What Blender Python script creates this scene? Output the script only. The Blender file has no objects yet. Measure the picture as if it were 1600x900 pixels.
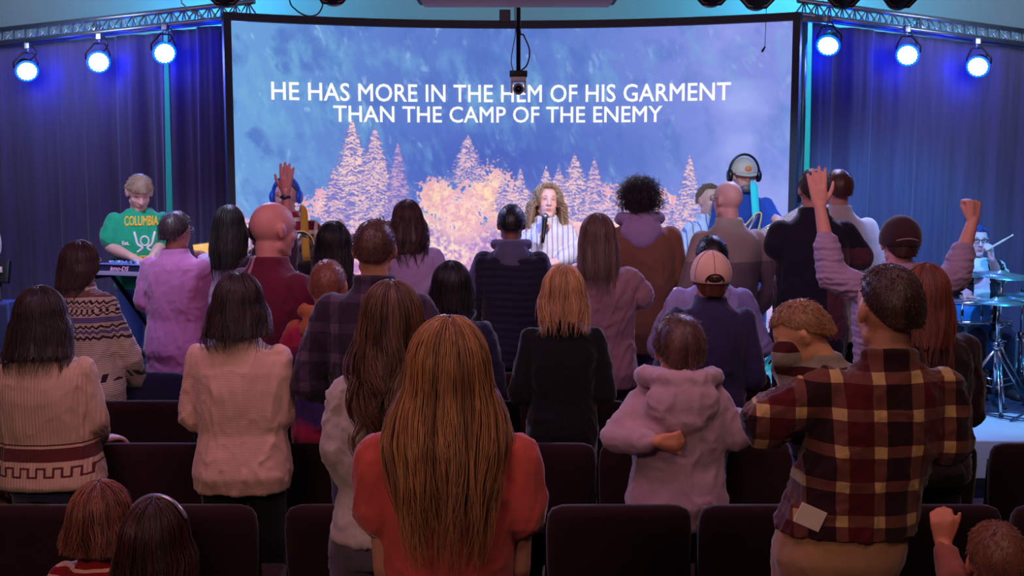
import bpy, bmesh, math, random
import numpy as np
from mathutils import Vector, Matrix, Euler

# ------------------------------------------------------------------ camera, world, light, exposure
scene = bpy.context.scene
COL = scene.collection
PITCH = math.atan(199 / 1800.0)
CAM_H = 2.0
cam_data = bpy.data.cameras.new('camera')
cam_data.sensor_width = 36.0
cam_data.lens = 36.0 * 1800.0 / 1600.0
cam_data.clip_start = 0.05
camera = bpy.data.objects.new('camera', cam_data)
camera.location = (0, 0, CAM_H)
camera.rotation_euler = (math.pi / 2 - PITCH, 0, 0)
COL.objects.link(camera)
scene.camera = camera
scene.view_settings.view_transform = 'Standard'
scene.view_settings.look = 'None'
scene.view_settings.gamma = 1.0
scene.view_settings.use_curve_mapping = False
scene.view_settings.exposure = 0.0

world = bpy.data.worlds.new('world')
world.use_nodes = True
world.node_tree.nodes['Background'].inputs[0].default_value = (0.30, 0.18, 0.42, 1)
world.node_tree.nodes['Background'].inputs[1].default_value = 0.012
scene.world = world


def look_rot(src, dst):
    return (Vector(dst) - Vector(src)).to_track_quat('-Z', 'Y').to_euler()


def area_light(name, loc, target, sx, sy, power, col):
    d = bpy.data.lights.new(name, 'AREA'); d.shape = 'RECTANGLE'; d.size = sx; d.size_y = sy
    d.energy = power; d.color = col
    o = bpy.data.objects.new(name, d); o.location = loc; o.rotation_euler = look_rot(loc, target)
    COL.objects.link(o); return o


def spot_light(name, loc, target, angle, power, col, radius=0.05, blend=0.6):
    d = bpy.data.lights.new(name, 'SPOT'); d.spot_size = math.radians(angle); d.spot_blend = blend
    d.energy = power; d.color = col; d.shadow_soft_size = radius
    o = bpy.data.objects.new(name, d); o.location = loc; o.rotation_euler = look_rot(loc, target)
    COL.objects.link(o); return o


def point_light(name, loc, power, col, radius=0.05):
    d = bpy.data.lights.new(name, 'POINT'); d.energy = power; d.color = col; d.shadow_soft_size = radius
    o = bpy.data.objects.new(name, d); o.location = loc
    COL.objects.link(o); return o


# dim warm house lights over the back of the room, behind the camera
area_light('house_light', (-2.2, -1.0, 3.6), (-0.4, 3.4, 1.2), 1.4, 0.8, 52, (1.0, 0.60, 0.46))
area_light('house_light', (1.4, 1.6, 3.75), (0.6, 4.4, 1.2), 1.0, 0.8, 20, (1.0, 0.62, 0.48))
# magenta wash on the middle rows
area_light('row_light', (-1.2, 3.4, 3.7), (-0.8, 6.4, 1.3), 2.0, 0.6, 34, (0.95, 0.45, 0.72))
area_light('row_light', (1.4, 3.6, 3.7), (1.2, 6.6, 1.3), 2.0, 0.6, 20, (1.0, 0.55, 0.62))
# lavender back light from above the stage, rims the heads and shoulders
spot_light('back_light', (-2.0, 8.7, 3.7), (-0.9, 4.2, 1.2), 75, 310, (0.58, 0.54, 1.0), 0.12)
spot_light('back_light', (2.0, 8.7, 3.7), (0.9, 4.2, 1.2), 75, 310, (0.58, 0.54, 1.0), 0.12)
# stage wash from the overhead bar (bar hangs at y = 6, z = 3)
spot_light('wash_light', (-2.2, 6.0, 3.1), (-2.5, 7.6, 1.2), 60, 260, (0.62, 0.70, 1.0))
spot_light('wash_light', (-0.9, 6.0, 3.1), (-1.5, 7.9, 1.4), 50, 110, (0.85, 0.75, 1.0))
spot_light('wash_light', (0.8, 6.0, 2.9), (0.25, 8.0, 1.5), 40, 190, (1.0, 0.88, 0.95))
spot_light('wash_light', (-1.2, 7.4, 3.3), (0.15, 8.0, 1.5), 45, 190, (0.05, 0.28, 1.0))
spot_light('wash_light', (1.1, 6.2, 3.1), (1.55, 8.2, 1.5), 50, 150, (0.30, 0.62, 1.0))
spot_light('face_fill', (1.2, 2.6, 3.5), (1.5, 8.2, 1.75), 16, 260, (0.75, 0.85, 1.0))  # two added fills that brighten faces, set well forward of the bar
spot_light('face_fill', (-0.6, 2.6, 3.5), (0.2, 8.0, 1.6), 12, 120, (1.0, 0.88, 0.92))
spot_light('wash_light', (2.6, 6.2, 3.1), (3.2, 8.6, 0.8), 70, 420, (0.25, 0.45, 1.0))
spot_light('wash_light', (3.9, 7.2, 3.3), (3.3, 8.6, 1.0), 70, 260, (0.02, 0.45, 1.0))
spot_light('wash_light', (-3.6, 6.2, 3.1), (-3.4, 9.6, 1.1), 80, 60, (0.52, 0.44, 1.0))
spot_light('wash_light', (3.4, 6.2, 3.1), (4.2, 9.6, 1.6), 70, 55, (0.25, 0.32, 1.0))
# cyan and green washers that light the wall behind the curtains and above the screen
point_light('wall_washer', (-2.7, 10.2, 3.45), 60, (0.02, 0.50, 1.0), 0.1)
point_light('wall_washer', (2.7, 10.2, 3.45), 60, (0.02, 0.55, 1.0), 0.1)
area_light('wall_washer', (0.0, 9.5, 3.45), (0, 11, 3.4), 3.4, 0.2, 6.5, (0.25, 0.75, 1.0))
point_light('wall_washer', (-2.4, 10.0, 1.7), 16, (0.04, 1.0, 0.55), 0.1)
point_light('wall_washer', (2.55, 10.0, 1.9), 22, (0.02, 0.95, 0.65), 0.1)
area_light('ceiling_washer', (-3.8, 8.6, 3.0), (-4.2, 10.5, 3.5), 1.2, 0.3, 14, (0.62, 0.72, 1.0))
area_light('ceiling_washer', (3.9, 8.6, 3.0), (4.3, 10.5, 3.5), 1.2, 0.3, 14, (0.62, 0.72, 1.0))


def at(px, py, Y):
    """point of the photograph (px, py in 1600x900) at distance Y from the camera's wall plane"""
    rx = (px - 800) / 1800.0
    ry = -(py - 450) / 1800.0
    sp, cp = math.sin(PITCH), math.cos(PITCH)
    dx, dy, dz = rx, cp + ry * sp, -sp + ry * cp
    t = Y / dy
    return Vector((dx * t, Y, CAM_H + dz * t))


# ------------------------------------------------------------------ materials
def lin(c):
    r = []
    for v in c:
        v = v / 255.0
        r.append(v / 12.92 if v <= 0.04045 else ((v + 0.055) / 1.055) ** 2.4)
    return tuple(r)


class G:
    """small helper that writes math into a material's node tree"""
    def __init__(s, name):
        s.m = bpy.data.materials.new(name); s.m.use_nodes = True
        s.t = s.m.node_tree; s.b = s.t.nodes['Principled BSDF']
        s.tc = s.t.nodes.new('ShaderNodeTexCoord')
        s.v = s.tc.outputs['Object']
        sp = s.t.nodes.new('ShaderNodeSeparateXYZ'); s.t.links.new(s.v, sp.inputs[0])
        s.x, s.y, s.z = sp.outputs

    def put(s, sock, val):
        if hasattr(val, 'default_value') or isinstance(val, bpy.types.NodeSocket):
            s.t.links.new(val, sock)
        elif isinstance(val, (tuple, list)):
            v = tuple(val)
            sock.default_value = v + (1,) if len(v) == 3 and len(sock.default_value) == 4 else v
        else:
            sock.default_value = val

    def op(s, kind, a, b=0.0, c=0.0):
        n = s.t.nodes.new('ShaderNodeMath'); n.operation = kind
        s.put(n.inputs[0], a); s.put(n.inputs[1], b)
        if kind in ('SMOOTH_MIN', 'COMPARE', 'MULTIPLY_ADD', 'WRAP'): s.put(n.inputs[2], c)
        return n.outputs[0]

    def mul(s, a, b): return s.op('MULTIPLY', a, b)
    def add(s, a, b): return s.op('ADD', a, b)
    def lt(s, a, b): return s.op('LESS_THAN', a, b)
    def gt(s, a, b): return s.op('GREATER_THAN', a, b)
    def frac(s, a): return s.op('FRACT', a)
    def between(s, a, lo, hi): return s.mul(s.gt(a, lo), s.lt(a, hi))

    def mix(s, f, a, b, mode='MIX'):
        n = s.t.nodes.new('ShaderNodeMix'); n.data_type = 'RGBA'; n.blend_type = mode
        s.put(n.inputs[0], f); s.put(n.inputs[6], a); s.put(n.inputs[7], b)
        return n.outputs[2]

    def noise(s, scale, detail=3.0, stretch=None, dist=0.0):
        n = s.t.nodes.new('ShaderNodeTexNoise'); n.inputs['Scale'].default_value = scale
        n.inputs['Detail'].default_value = detail; n.inputs['Distortion'].default_value = dist
        v = s.v
        if stretch:
            mp = s.t.nodes.new('ShaderNodeMapping'); mp.inputs['Scale'].default_value = stretch
            s.t.links.new(v, mp.inputs[0]); v = mp.outputs[0]
        s.t.links.new(v, n.inputs['Vector'])
        return n.outputs['Fac']

    def attr(s, name):
        n = s.t.nodes.new('ShaderNodeAttribute'); n.attribute_name = name
        return n

    def bump(s, h, strength=0.3, dist=0.003):
        n = s.t.nodes.new('ShaderNodeBump'); n.inputs['Strength'].default_value = strength
        n.inputs['Distance'].default_value = dist
        s.put(n.inputs['Height'], h); s.t.links.new(n.outputs[0], s.b.inputs['Normal'])

    def fin(s, col=None, rough=0.8, metal=0.0, spec=0.3, sheen=0.0, emit=None, estr=0.0):
        if col is not None: s.put(s.b.inputs['Base Color'], col)
        s.put(s.b.inputs['Roughness'], rough); s.b.inputs['Metallic'].default_value = metal
        s.b.inputs['Specular IOR Level'].default_value = spec
        if sheen:
            s.b.inputs['Sheen Weight'].default_value = sheen
            s.b.inputs['Sheen Roughness'].default_value = 0.4
        if emit is not None:
            s.put(s.b.inputs['Emission Color'], emit); s.b.inputs['Emission Strength'].default_value = estr
        return s.m


_mc = {}


def fabric(rgb, kind='plain', rough=0.9, var=0.18, sheen=0.35):
    key = ('fab', rgb, kind)
    if key in _mc: return _mc[key]
    g = G('fabric'); c = lin(rgb)
    n = g.noise(9, 4)
    col = g.mix(n, tuple(v * (1 - var) for v in c), tuple(min(1, v * (1 + var)) for v in c))
    if kind == 'knit':
        w = g.op('SINE', g.mul(g.add(g.z, g.mul(g.noise(30, 2), .01)), 620))
        w2 = g.op('SINE', g.mul(g.x, 700))
        h = g.add(g.mul(w, .5), g.add(g.mul(w2, .35), g.noise(60, 3)))
        g.bump(h, .12, .002)
    elif kind == 'chunky':
        w = g.op('SINE', g.mul(g.add(g.z, g.add(g.mul(g.op('SINE', g.mul(g.x, 130)), .0015), g.mul(g.noise(14, 2), .03))), 230))
        g.bump(g.add(w, g.noise(50, 3)), .35, .005)
    else:
        g.bump(g.add(g.noise(14, 3), g.mul(g.noise(260, 2), .25)), .35, .01)
    _mc[key] = g.fin(col, rough, sheen=sheen)
    return _mc[key]


def plain(rgb, rough=0.5, metal=0.0, spec=0.5, bump=0.0, name='paint'):
    key = ('pl', rgb, rough, metal, name)
    if key in _mc: return _mc[key]
    g = G(name); c = lin(rgb)
    n = g.noise(22, 3)
    col = g.mix(n, tuple(v * .9 for v in c), tuple(min(1, v * 1.08) for v in c))
    g.bump(g.noise(80, 2), .08 + bump, .002)
    _mc[key] = g.fin(col, g.add(rough - .05, g.mul(n, .1)), metal, spec)
    return _mc[key]


def glow(rgb, strength, name='glow'):
    g = G(name)
    return g.fin((0.02, 0.02, 0.02), .4, emit=lin(rgb), estr=strength)


def skin(rgb):
    key = ('skin', rgb)
    if key in _mc: return _mc[key]
    g = G('skin'); a = g.attr('tint'); c = lin(rgb)
    n = g.noise(18, 4)
    base = g.mix(n, tuple(v * .88 for v in c), tuple(min(1, v * 1.1) for v in c))
    col = g.mix(1.0, base, a.outputs['Color'], 'MULTIPLY')
    g.bump(g.noise(240, 2), .12, .001)
    m = g.fin(col, .52, spec=.4)
    g.b.inputs['Subsurface Weight'].default_value = 0.08
    g.b.inputs['Subsurface Radius'].default_value = (0.02, 0.008, 0.004)
    _mc[key] = m
    return m


def hair_mat(dark, light):
    key = ('hair', dark, light)
    if key in _mc: return _mc[key]
    g = G('hair'); a = g.attr('strand')
    f = g.op('MULTIPLY_ADD', g.noise(30, 3, (1, 1, .12)), .5, 0.0)
    f = g.add(f, g.mul(a.outputs['Fac'], .75))
    f = g.op('SUBTRACT', f, .1)
    col = g.mix(f, lin(dark), lin(light))
    g.bump(g.noise(160, 2, (1, 1, .06)), .5, .004)
    m = g.fin(col, .42, spec=.45, sheen=.15)
    _mc[key] = m
    return m


# ------------------------------------------------------------------ mesh helpers
def mesh_obj(name, verts, faces, mat=None, parent=None, smooth=True, loc=None):
    me = bpy.data.meshes.new(name)
    me.from_pydata([tuple(v) for v in verts], [], [tuple(f) for f in faces])
    me.validate(clean_customdata=False)
    if smooth: me.polygons.foreach_set('use_smooth', [True] * len(me.polygons))
    o = bpy.data.objects.new(name, me); COL.objects.link(o)
    if mat: me.materials.append(mat)
    if parent: o.parent = parent
    if loc is not None: o.location = loc
    return o


def empty(name, loc, rz=0.0, label=None, cat=None, group=None):
    o = bpy.data.objects.new(name, None); COL.objects.link(o)
    o.empty_display_size = 0.1
    o.location = loc; o.rotation_euler = (0, 0, rz)
    if label: o['label'] = label
    if cat: o['category'] = cat
    if group: o['group'] = group
    return o


def tag(o, label, cat, group=None):
    o['label'] = label; o['category'] = cat
    if group: o['group'] = group
    return o


def structure(o):
    o['kind'] = 'structure'; return o


class MB:
    """collects shapes into one mesh"""
    def __init__(s): s.v = []; s.f = []

    def raw(s, verts, faces):
        k = len(s.v); s.v += [tuple(p) for p in verts]; s.f += [tuple(i + k for i in f) for f in faces]
        return s

    def loft(s, rings):
        """rings: list of equal-length point lists; closed with centre fans"""
        n = len(rings[0]); k = len(s.v)
        for r in rings: s.v += [tuple(p) for p in r]
        for i in range(len(rings) - 1):
            a = k + i * n; b = a + n
            for j in range(n):
                j2 = (j + 1) % n
                s.f.append((a + j, a + j2, b + j2, b + j))
        c0 = len(s.v); s.v.append(tuple(np.mean(np.array(rings[0]), axis=0)))
        c1 = len(s.v); s.v.append(tuple(np.mean(np.array(rings[-1]), axis=0)))
        l = k + (len(rings) - 1) * n
        for j in range(n):
            j2 = (j + 1) % n
            s.f.append((c0, k + j2, k + j)); s.f.append((c1, l + j, l + j2))
        return s

    def cap(s, p0, p1, r0, r1=None, n=14, flat=(1, 1)):
        """tapered capsule from p0 to p1"""
        if r1 is None: r1 = r0
        p0 = Vector(p0); p1 = Vector(p1); d = p1 - p0
        L = d.length
        if L < 1e-6: d = Vector((0, 0, 1)); L = 1e-6
        d = d / L
        ref = Vector((0, 1, 0)) if abs(d.y) < 0.9 else Vector((1, 0, 0))
        u = d.cross(ref).normalized(); w = u.cross(d).normalized()
        rings = []
        st = [(-math.cos(a) * 1.0, math.sin(a), 0) for a in np.linspace(0.25, math.pi / 2, 4)]
        en = [(math.cos(a), math.sin(a), 1) for a in np.linspace(math.pi / 2, 0.25, 4)]
        for (q, rr, e) in st + en:
            c = p1 if e else p0; r = r1 if e else r0
            rings.append([c + d * (q * r) + (u * math.cos(t) * flat[0] + w * math.sin(t) * flat[1]) * (r * rr)
                          for t in np.linspace(0, 2 * math.pi, n, endpoint=False)])
        return s.loft(rings)

    def chain(s, pts, rs, n=12):
        for i in range(len(pts) - 1): s.cap(pts[i], pts[i + 1], rs[i], rs[i + 1], n)
        return s

    def ell(s, c, r, M=None, n=16, m=10):
        rings = []
        c = Vector(c)
        for a in np.linspace(0.12, math.pi - 0.12, m):
            ring = []
            for t in np.linspace(0, 2 * math.pi, n, endpoint=False):
                p = Vector((r[0] * math.sin(a) * math.cos(t), r[1] * math.sin(a) * math.sin(t), -r[2] * math.cos(a)))
                if M is not None: p = M @ p
                ring.append(c + p)
            rings.append(ring)
        return s.loft(rings)

    def box(s, c, size, M=None, bev=0.0):
        cx, cy, cz = c; a, b, h = size[0] / 2, size[1] / 2, size[2] / 2
        if bev <= 0:
            vs = [Vector((x, y, z)) for z in (-h, h) for (x, y) in ((-a, -b), (a, -b), (a, b), (-a, b))]
            fs = [(3, 2, 1, 0), (4, 5, 6, 7), (0, 1, 5, 4), (1, 2, 6, 5), (2, 3, 7, 6), (3, 0, 4, 7)]
        else:
            bm = bmesh.new(); bmesh.ops.create_cube(bm, size=1.0)
            for v in bm.verts: v.co = Vector((v.co.x * size[0], v.co.y * size[1], v.co.z * size[2]))
            bmesh.ops.bevel(bm, geom=list(bm.edges), offset=bev, segments=3, profile=0.6, affect='EDGES')
            vs = [v.co.copy() for v in bm.verts]; bm.verts.index_update()
            fs = [tuple(v.index for v in f.verts) for f in bm.faces]; bm.free()
        if M is not None: vs = [M @ v for v in vs]
        vs = [v + Vector(c) for v in vs]
        return s.raw(vs, fs)

    def rod(s, p0, p1, r, n=10, r1=None):
        """cylinder with flat ends"""
        p0 = Vector(p0); p1 = Vector(p1); d = (p1 - p0).normalized()
        ref = Vector((0, 0, 1)) if abs(d.z) < 0.9 else Vector((1, 0, 0))
        u = d.cross(ref).normalized(); w = d.cross(u).normalized()
        if r1 is None: r1 = r
        T = np.linspace(0, 2 * math.pi, n, endpoint=False)
        return s.loft([[p0 + (u * math.cos(t) + w * math.sin(t)) * r for t in T],
                       [p1 + (u * math.cos(t) + w * math.sin(t)) * r1 for t in T]])

    def tube(s, pts, r, n=8):
        """smooth tube through points"""
        pts = [Vector(p) for p in pts]; rings = []
        T = np.linspace(0, 2 * math.pi, n, endpoint=False)
        prev = None
        for i, p in enumerate(pts):
            d = (pts[min(i + 1, len(pts) - 1)] - pts[max(i - 1, 0)])
            if d.length < 1e-7: d = Vector((0, 0, 1))
            d.normalize()
            if prev is None:
                ref = Vector((0, 0, 1)) if abs(d.z) < 0.9 else Vector((1, 0, 0))
                u = d.cross(ref).normalized()
            else:
                u = (prev - d * prev.dot(d))
                u = u.normalized() if u.length > 1e-6 else d.orthogonal().normalized()
            prev = u; w = d.cross(u)
            rr = r[i] if isinstance(r, (list, tuple)) else r
            rings.append([p + (u * math.cos(t) + w * math.sin(t)) * rr for t in T])
        return s.loft(rings)

    def lathe(s, prof, c=(0, 0, 0), n=24, M=None):
        """prof: list of (r, z)"""
        rings = []
        for (r, z) in prof:
            ring = []
            for t in np.linspace(0, 2 * math.pi, n, endpoint=False):
                p = Vector((max(r, 1e-4) * math.cos(t), max(r, 1e-4) * math.sin(t), z))
                if M is not None: p = M @ p
                ring.append(p + Vector(c))
            rings.append(ring)
        return s.loft(rings)

    def build(s, name, mat=None, parent=None, smooth=True, loc=None):
        return mesh_obj(name, s.v, s.f, mat, parent, smooth, loc)


def catmull(pts, k=8):
    P = [Vector(p) for p in pts]; P = [P[0] * 2 - P[1]] + P + [P[-1] * 2 - P[-2]]
    out = []
    for i in range(1, len(P) - 2):
        for j in range(k):
            t = j / k
            a, b, c, d = P[i - 1], P[i], P[i + 1], P[i + 2]
            out.append(0.5 * ((2 * b) + (c - a) * t + (2 * a - 5 * b + 4 * c - d) * t * t + (3 * b - a - 3 * c + d) * t ** 3))
    out.append(P[-2]); return out


def fused(mb, voxel, smooth_it=4, fold=None):
    """one continuous surface out of the overlapping shapes in mb; returns (mesh)"""
    me = bpy.data.meshes.new('tmp'); me.from_pydata(mb.v, [], mb.f); me.update()
    bm = bmesh.new(); bm.from_mesh(me); bmesh.ops.recalc_face_normals(bm, faces=bm.faces); bm.to_mesh(me); bm.free()
    o = bpy.data.objects.new('tmp', me); COL.objects.link(o)
    r = o.modifiers.new('r', 'REMESH'); r.mode = 'VOXEL'; r.voxel_size = voxel; r.use_smooth_shade = True
    if smooth_it:
        s = o.modifiers.new('s', 'SMOOTH'); s.factor = 0.5; s.iterations = smooth_it
    dg = bpy.context.evaluated_depsgraph_get()
    out = bpy.data.meshes.new_from_object(o.evaluated_get(dg))
    bpy.data.objects.remove(o); bpy.data.meshes.remove(me)
    n = len(out.vertices)
    if fold and n:
        co = np.empty(n * 3, 'f'); out.vertices.foreach_get('co', co); co = co.reshape(-1, 3)
        no = np.empty(n * 3, 'f'); out.vertices.foreach_get('normal', no); no = no.reshape(-1, 3)
        co = co + no * fold(co)[:, None]
        out.vertices.foreach_set('co', co.astype('f').ravel()); out.update()
    out.polygons.foreach_set('use_smooth', [True] * len(out.polygons))
    return out


def wob(co, seed, base=9.0, octs=4):
    """cheap smooth noise from warped sines, about -1..1"""
    rs = np.random.RandomState(seed); out = np.zeros(len(co)); amp = 1.0; tot = 0
    q = co.astype('f8')
    for o_ in range(octs):
        k = rs.normal(size=(3, 3)); k /= np.linalg.norm(k, axis=1)[:, None]
        f = base * (1.8 ** o_)
        a = np.sin(q @ k[0] * f + rs.rand() * 6)
        b = np.sin(q @ k[1] * f * 1.2 + 1.7 * a + rs.rand() * 6)
        c = np.sin(q @ k[2] * f * .9 + 1.5 * b + rs.rand() * 6)
        out += amp * c * (0.6 + 0.4 * b); tot += amp; amp *= 0.55
    return out / tot


def folds(amp, seed, stretch=(1, 1, .55), base=19.0):
    """cloth folds: sharp-crested creases, stronger at the waist and elbows, over a soft sag"""
    def f(co):
        w = np.stack([wob(co, seed + 11, 6, 2), wob(co, seed + 12, 6, 2), wob(co, seed + 13, 6, 2)], 1) * .05
        q = (co + w) * np.array(stretch)
        a = wob(q, seed, base, 3); r = (1 - np.minimum(1, np.abs(a) * 3.2)) ** 1.5
        b = wob(q[:, [1, 2, 0]] * np.array((1, 1.5, 1)), seed + 3, base * 1.7, 2); r2 = (1 - np.minimum(1, np.abs(b) * 3.5)) ** 1.5
        big = wob(co, seed + 5, 7.0, 2)
        lim = np.clip((1.52 - co[:, 2]) / .15, .25, 1) if co[:, 2].max() > 1.3 else 1
        return amp * (1.05 * r + .45 * r2 + 0.9 * big - .4) * lim
    return f


# ------------------------------------------------------------------ people
def smooth01(x): x = np.clip(x, 0, 1); return x * x * (3 - 2 * x)


def add_attr(me, name, vals):
    a = me.attributes.new(name, 'FLOAT', 'POINT'); a.data.foreach_set('value', np.asarray(vals, 'f'))


class Hair:
    """hair envelope in head space: phi = 0 at the back of the head, d = depth below the crown"""
    def __init__(s, rows=None, Lb=.16, Ls=None, Lf=.05, pA=95, pB=130, thick=.0, k=1.0, seed=1, ridge=.006, wav=(0, 0), top=None, sidep=55):
        s.k = k; s.a = (.078 + thick) * k; s.b = (.100 + thick) * k; s.D0 = .112 * k; s.top = (.116 + thick) * k if top is None else top
        s.rows = rows or [(s.D0, s.a, -.108 * k - thick, s.b, 1.0), (.30, s.a * .8, -.10 * k - thick, s.b * .8, 1.0)]
        s.rows = [(s.D0, s.a, -.008 - s.b, s.b, 1.0)] + [r for r in s.rows if r[0] > s.D0]
        s.Lb = Lb; s.Ls = Ls if Ls is not None else Lb; s.Lf = Lf; s.pA = math.radians(pA); s.pB = math.radians(pB)
        s.sidep = math.radians(sidep)
        s.seed = seed; s.ridge = ridge; s.wav = wav; s.shell_end = (.74 if Lb > .5 else .84) if Lb > .22 else 1.0

    def L(s, phi):
        q = np.abs(phi)
        back = s.Lb + (s.Ls - s.Lb) * smooth01((q - s.sidep * .5) / s.sidep)
        jag = .012 * np.sin(phi * 23 + s.seed) * (s.Lb > .25)
        return s.Lf + (back + jag - s.Lf) * smooth01((s.pB - q) / (s.pB - s.pA))

    def d_of(s, phi, t):
        L = s.L(phi); am = np.arccos(np.clip(1 - np.minimum(L, s.D0) / s.D0, -1, 1))
        arc = .165 * s.k * am / (math.pi / 2); tot = arc + np.maximum(0, L - s.D0)
        l = t * tot
        return np.where(l < arc, s.D0 * (1 - np.cos(np.clip(l / (.165 * s.k), 0, 1.2) * math.pi / 2)),
                        np.minimum(L, s.D0) + np.maximum(0, l - arc))

    def E(s, phi, d):
        R = np.array(s.rows); ang = np.arccos(np.clip(1 - d / s.D0, 0, 1)); f = np.sin(ang)
        low = d > s.D0
        hw = np.where(low, np.interp(d, R[:, 0], R[:, 1]), s.a * f)
        hd = np.where(low, np.interp(d, R[:, 0], R[:, 3]), s.b * f)
        yb = np.interp(d, R[:, 0], R[:, 2]); yc = np.where(low, yb + hd, -.008)
        ph = phi * np.where(low, np.interp(d, R[:, 0], R[:, 4]), 1.0)
        out = np.stack([np.sin(ph), -np.cos(ph), np.where(low, 0, np.cos(ang) * 1.0)], -1)
        out /= np.linalg.norm(out, axis=-1, keepdims=True)
        P = np.stack([hw * np.sin(ph), yc - hd * np.cos(ph), s.top - d], -1)
        return P, out

    def rid(s, phi, d):
        q = np.stack([phi * 1.0, d * .9, np.zeros_like(phi)], -1).reshape(-1, 3)
        w = wob(q, s.seed, 5.5, 3).reshape(phi.shape)
        return w * s.ridge * np.clip(d / .10, .25, 1.6)

    def shell(s, M, mat, parent, name='hair', nphi=96, ns=56, M0=None, z0=0):
        ph = np.linspace(-math.pi, math.pi, nphi, endpoint=False); t = np.linspace(0.0, s.shell_end, ns)
        PH, TT = np.meshgrid(ph, t, indexing='ij'); D = s.d_of(PH, TT)
        P, O = s.E(PH, D); rr = s.rid(PH, D)
        W = s.wav[0] * np.clip((D - .1) / .2, 0, 1) * np.sin(D * s.wav[1] + 3 * np.sin(PH * 3 + s.seed))
        side = np.stack([np.cos(PH), np.sin(PH), 0 * PH], -1)
        Po = P + O * (rr - .002)[..., None] + side * (W * .6)[..., None]
        Pi = P - O * (.014 + .01 * np.clip(D / .2, 0, 1))[..., None]
        V = np.concatenate([Po.reshape(-1, 3), Pi.reshape(-1, 3)]); N = nphi * ns; F = []
        for i in range(nphi):
            i2 = (i + 1) % nphi
            for j in range(ns - 1):
                F.append((i * ns + j, i * ns + j + 1, i2 * ns + j + 1, i2 * ns + j))
                F.append((N + i * ns + j, N + i2 * ns + j, N + i2 * ns + j + 1, N + i * ns + j + 1))
            F.append((i * ns + ns - 1, N + i * ns + ns - 1, N + i2 * ns + ns - 1, i2 * ns + ns - 1))
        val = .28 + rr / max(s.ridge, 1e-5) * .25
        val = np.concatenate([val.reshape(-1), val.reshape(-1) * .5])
        return V, F, val

    def strands(s, n, rad, m=18, out=.004, frizz=.003, curl=(0, 0), s0=.35, tip=.5, back_only=False):
        rs = np.random.RandomState(s.seed + 7)
        phi0 = (rs.rand(n) * 2 - 1) * (s.pB if back_only else math.pi)
        st = rs.rand(n) * s0; en = ((.72 if s.Lb > .5 else .86) if s.Lb > .22 else .93) + rs.rand(n) ** 1.3 * ((.33 if s.Lb > .5 else .19) if s.Lb > .22 else .09)
        t = st[:, None] + (en - st)[:, None] * np.linspace(0, 1, m)[None]
        wp = rs.rand(n) * 6; lock = np.round(phi0 * 4.5) / 4.5
        gather = np.linspace(0, 1, m)[None] ** 1.5 * tip
        phi = phi0[:, None] + (lock - phi0)[:, None] * gather * .6 + .05 * np.sin(t * 6 + wp[:, None])
        D = s.d_of(phi0[:, None] + 0 * phi, t); P, O = s.E(phi, D)
        off = s.rid(phi, D) + out * rs.rand(n)[:, None] + frizz * np.sin(t * 9 + wp[:, None] * 2) * t
        side = np.stack([np.cos(phi), np.sin(phi), 0 * phi], -1)
        lp = np.sin(lock * 7.3 + s.seed) * 3
        W = s.wav[0] * np.clip((D - .1) / .2, 0, 1) * np.sin(D * s.wav[1] + 3 * np.sin(phi * 3 + s.seed))
        Wo = s.wav[0] * np.clip((D - .1) / .2, 0, 1) * np.cos(D * s.wav[1] * 1.1 + lp[:, None])
        P = P + O * (off + Wo * .8)[..., None] + side * (W + frizz * 1.5 * np.sin(t * 7 + wp[:, None]) * t)[..., None]
        if curl[0]:
            a = D * curl[1] * (1 + .25 * np.sin(wp))[:, None] + (lp + wp * .5)[:, None]
            c = curl[0] * np.clip(D / .09, .1, 1)
            P = P + O * (c * np.cos(a))[..., None] + side * (c * np.sin(a))[..., None]
        col = np.clip(.35 + .35 * rs.rand(n) + .25 * np.sin(lock * 9 + s.seed), 0, 1)
        return strand_tubes(P, O, rad, col)


def strand_tubes(P, O, rad, col):
    n, m, _ = P.shape
    T = np.gradient(P, axis=1); T /= np.linalg.norm(T, axis=-1, keepdims=True) + 1e-9
    B = np.cross(T, O); B /= np.linalg.norm(B, axis=-1, keepdims=True) + 1e-9; N = np.cross(B, T)
    r = rad * (1 - .75 * np.linspace(0, 1, m) ** 3)[None, :, None]
    V = np.stack([P + (N * math.cos(a) + B * math.sin(a)) * r for a in (0, 2.1, 4.2)], 2).reshape(-1, 3)
    F = []
    idx = np.arange(n * m * 3).reshape(n, m, 3)
    for a in range(3):
        b = (a + 1) % 3
        q = np.stack([idx[:, :-1, a], idx[:, 1:, a], idx[:, 1:, b], idx[:, :-1, b]], -1).reshape(-1, 4); F.append(q)
    F = np.concatenate(F)
    return V, F.tolist(), np.repeat(col, m * 3)


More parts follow.
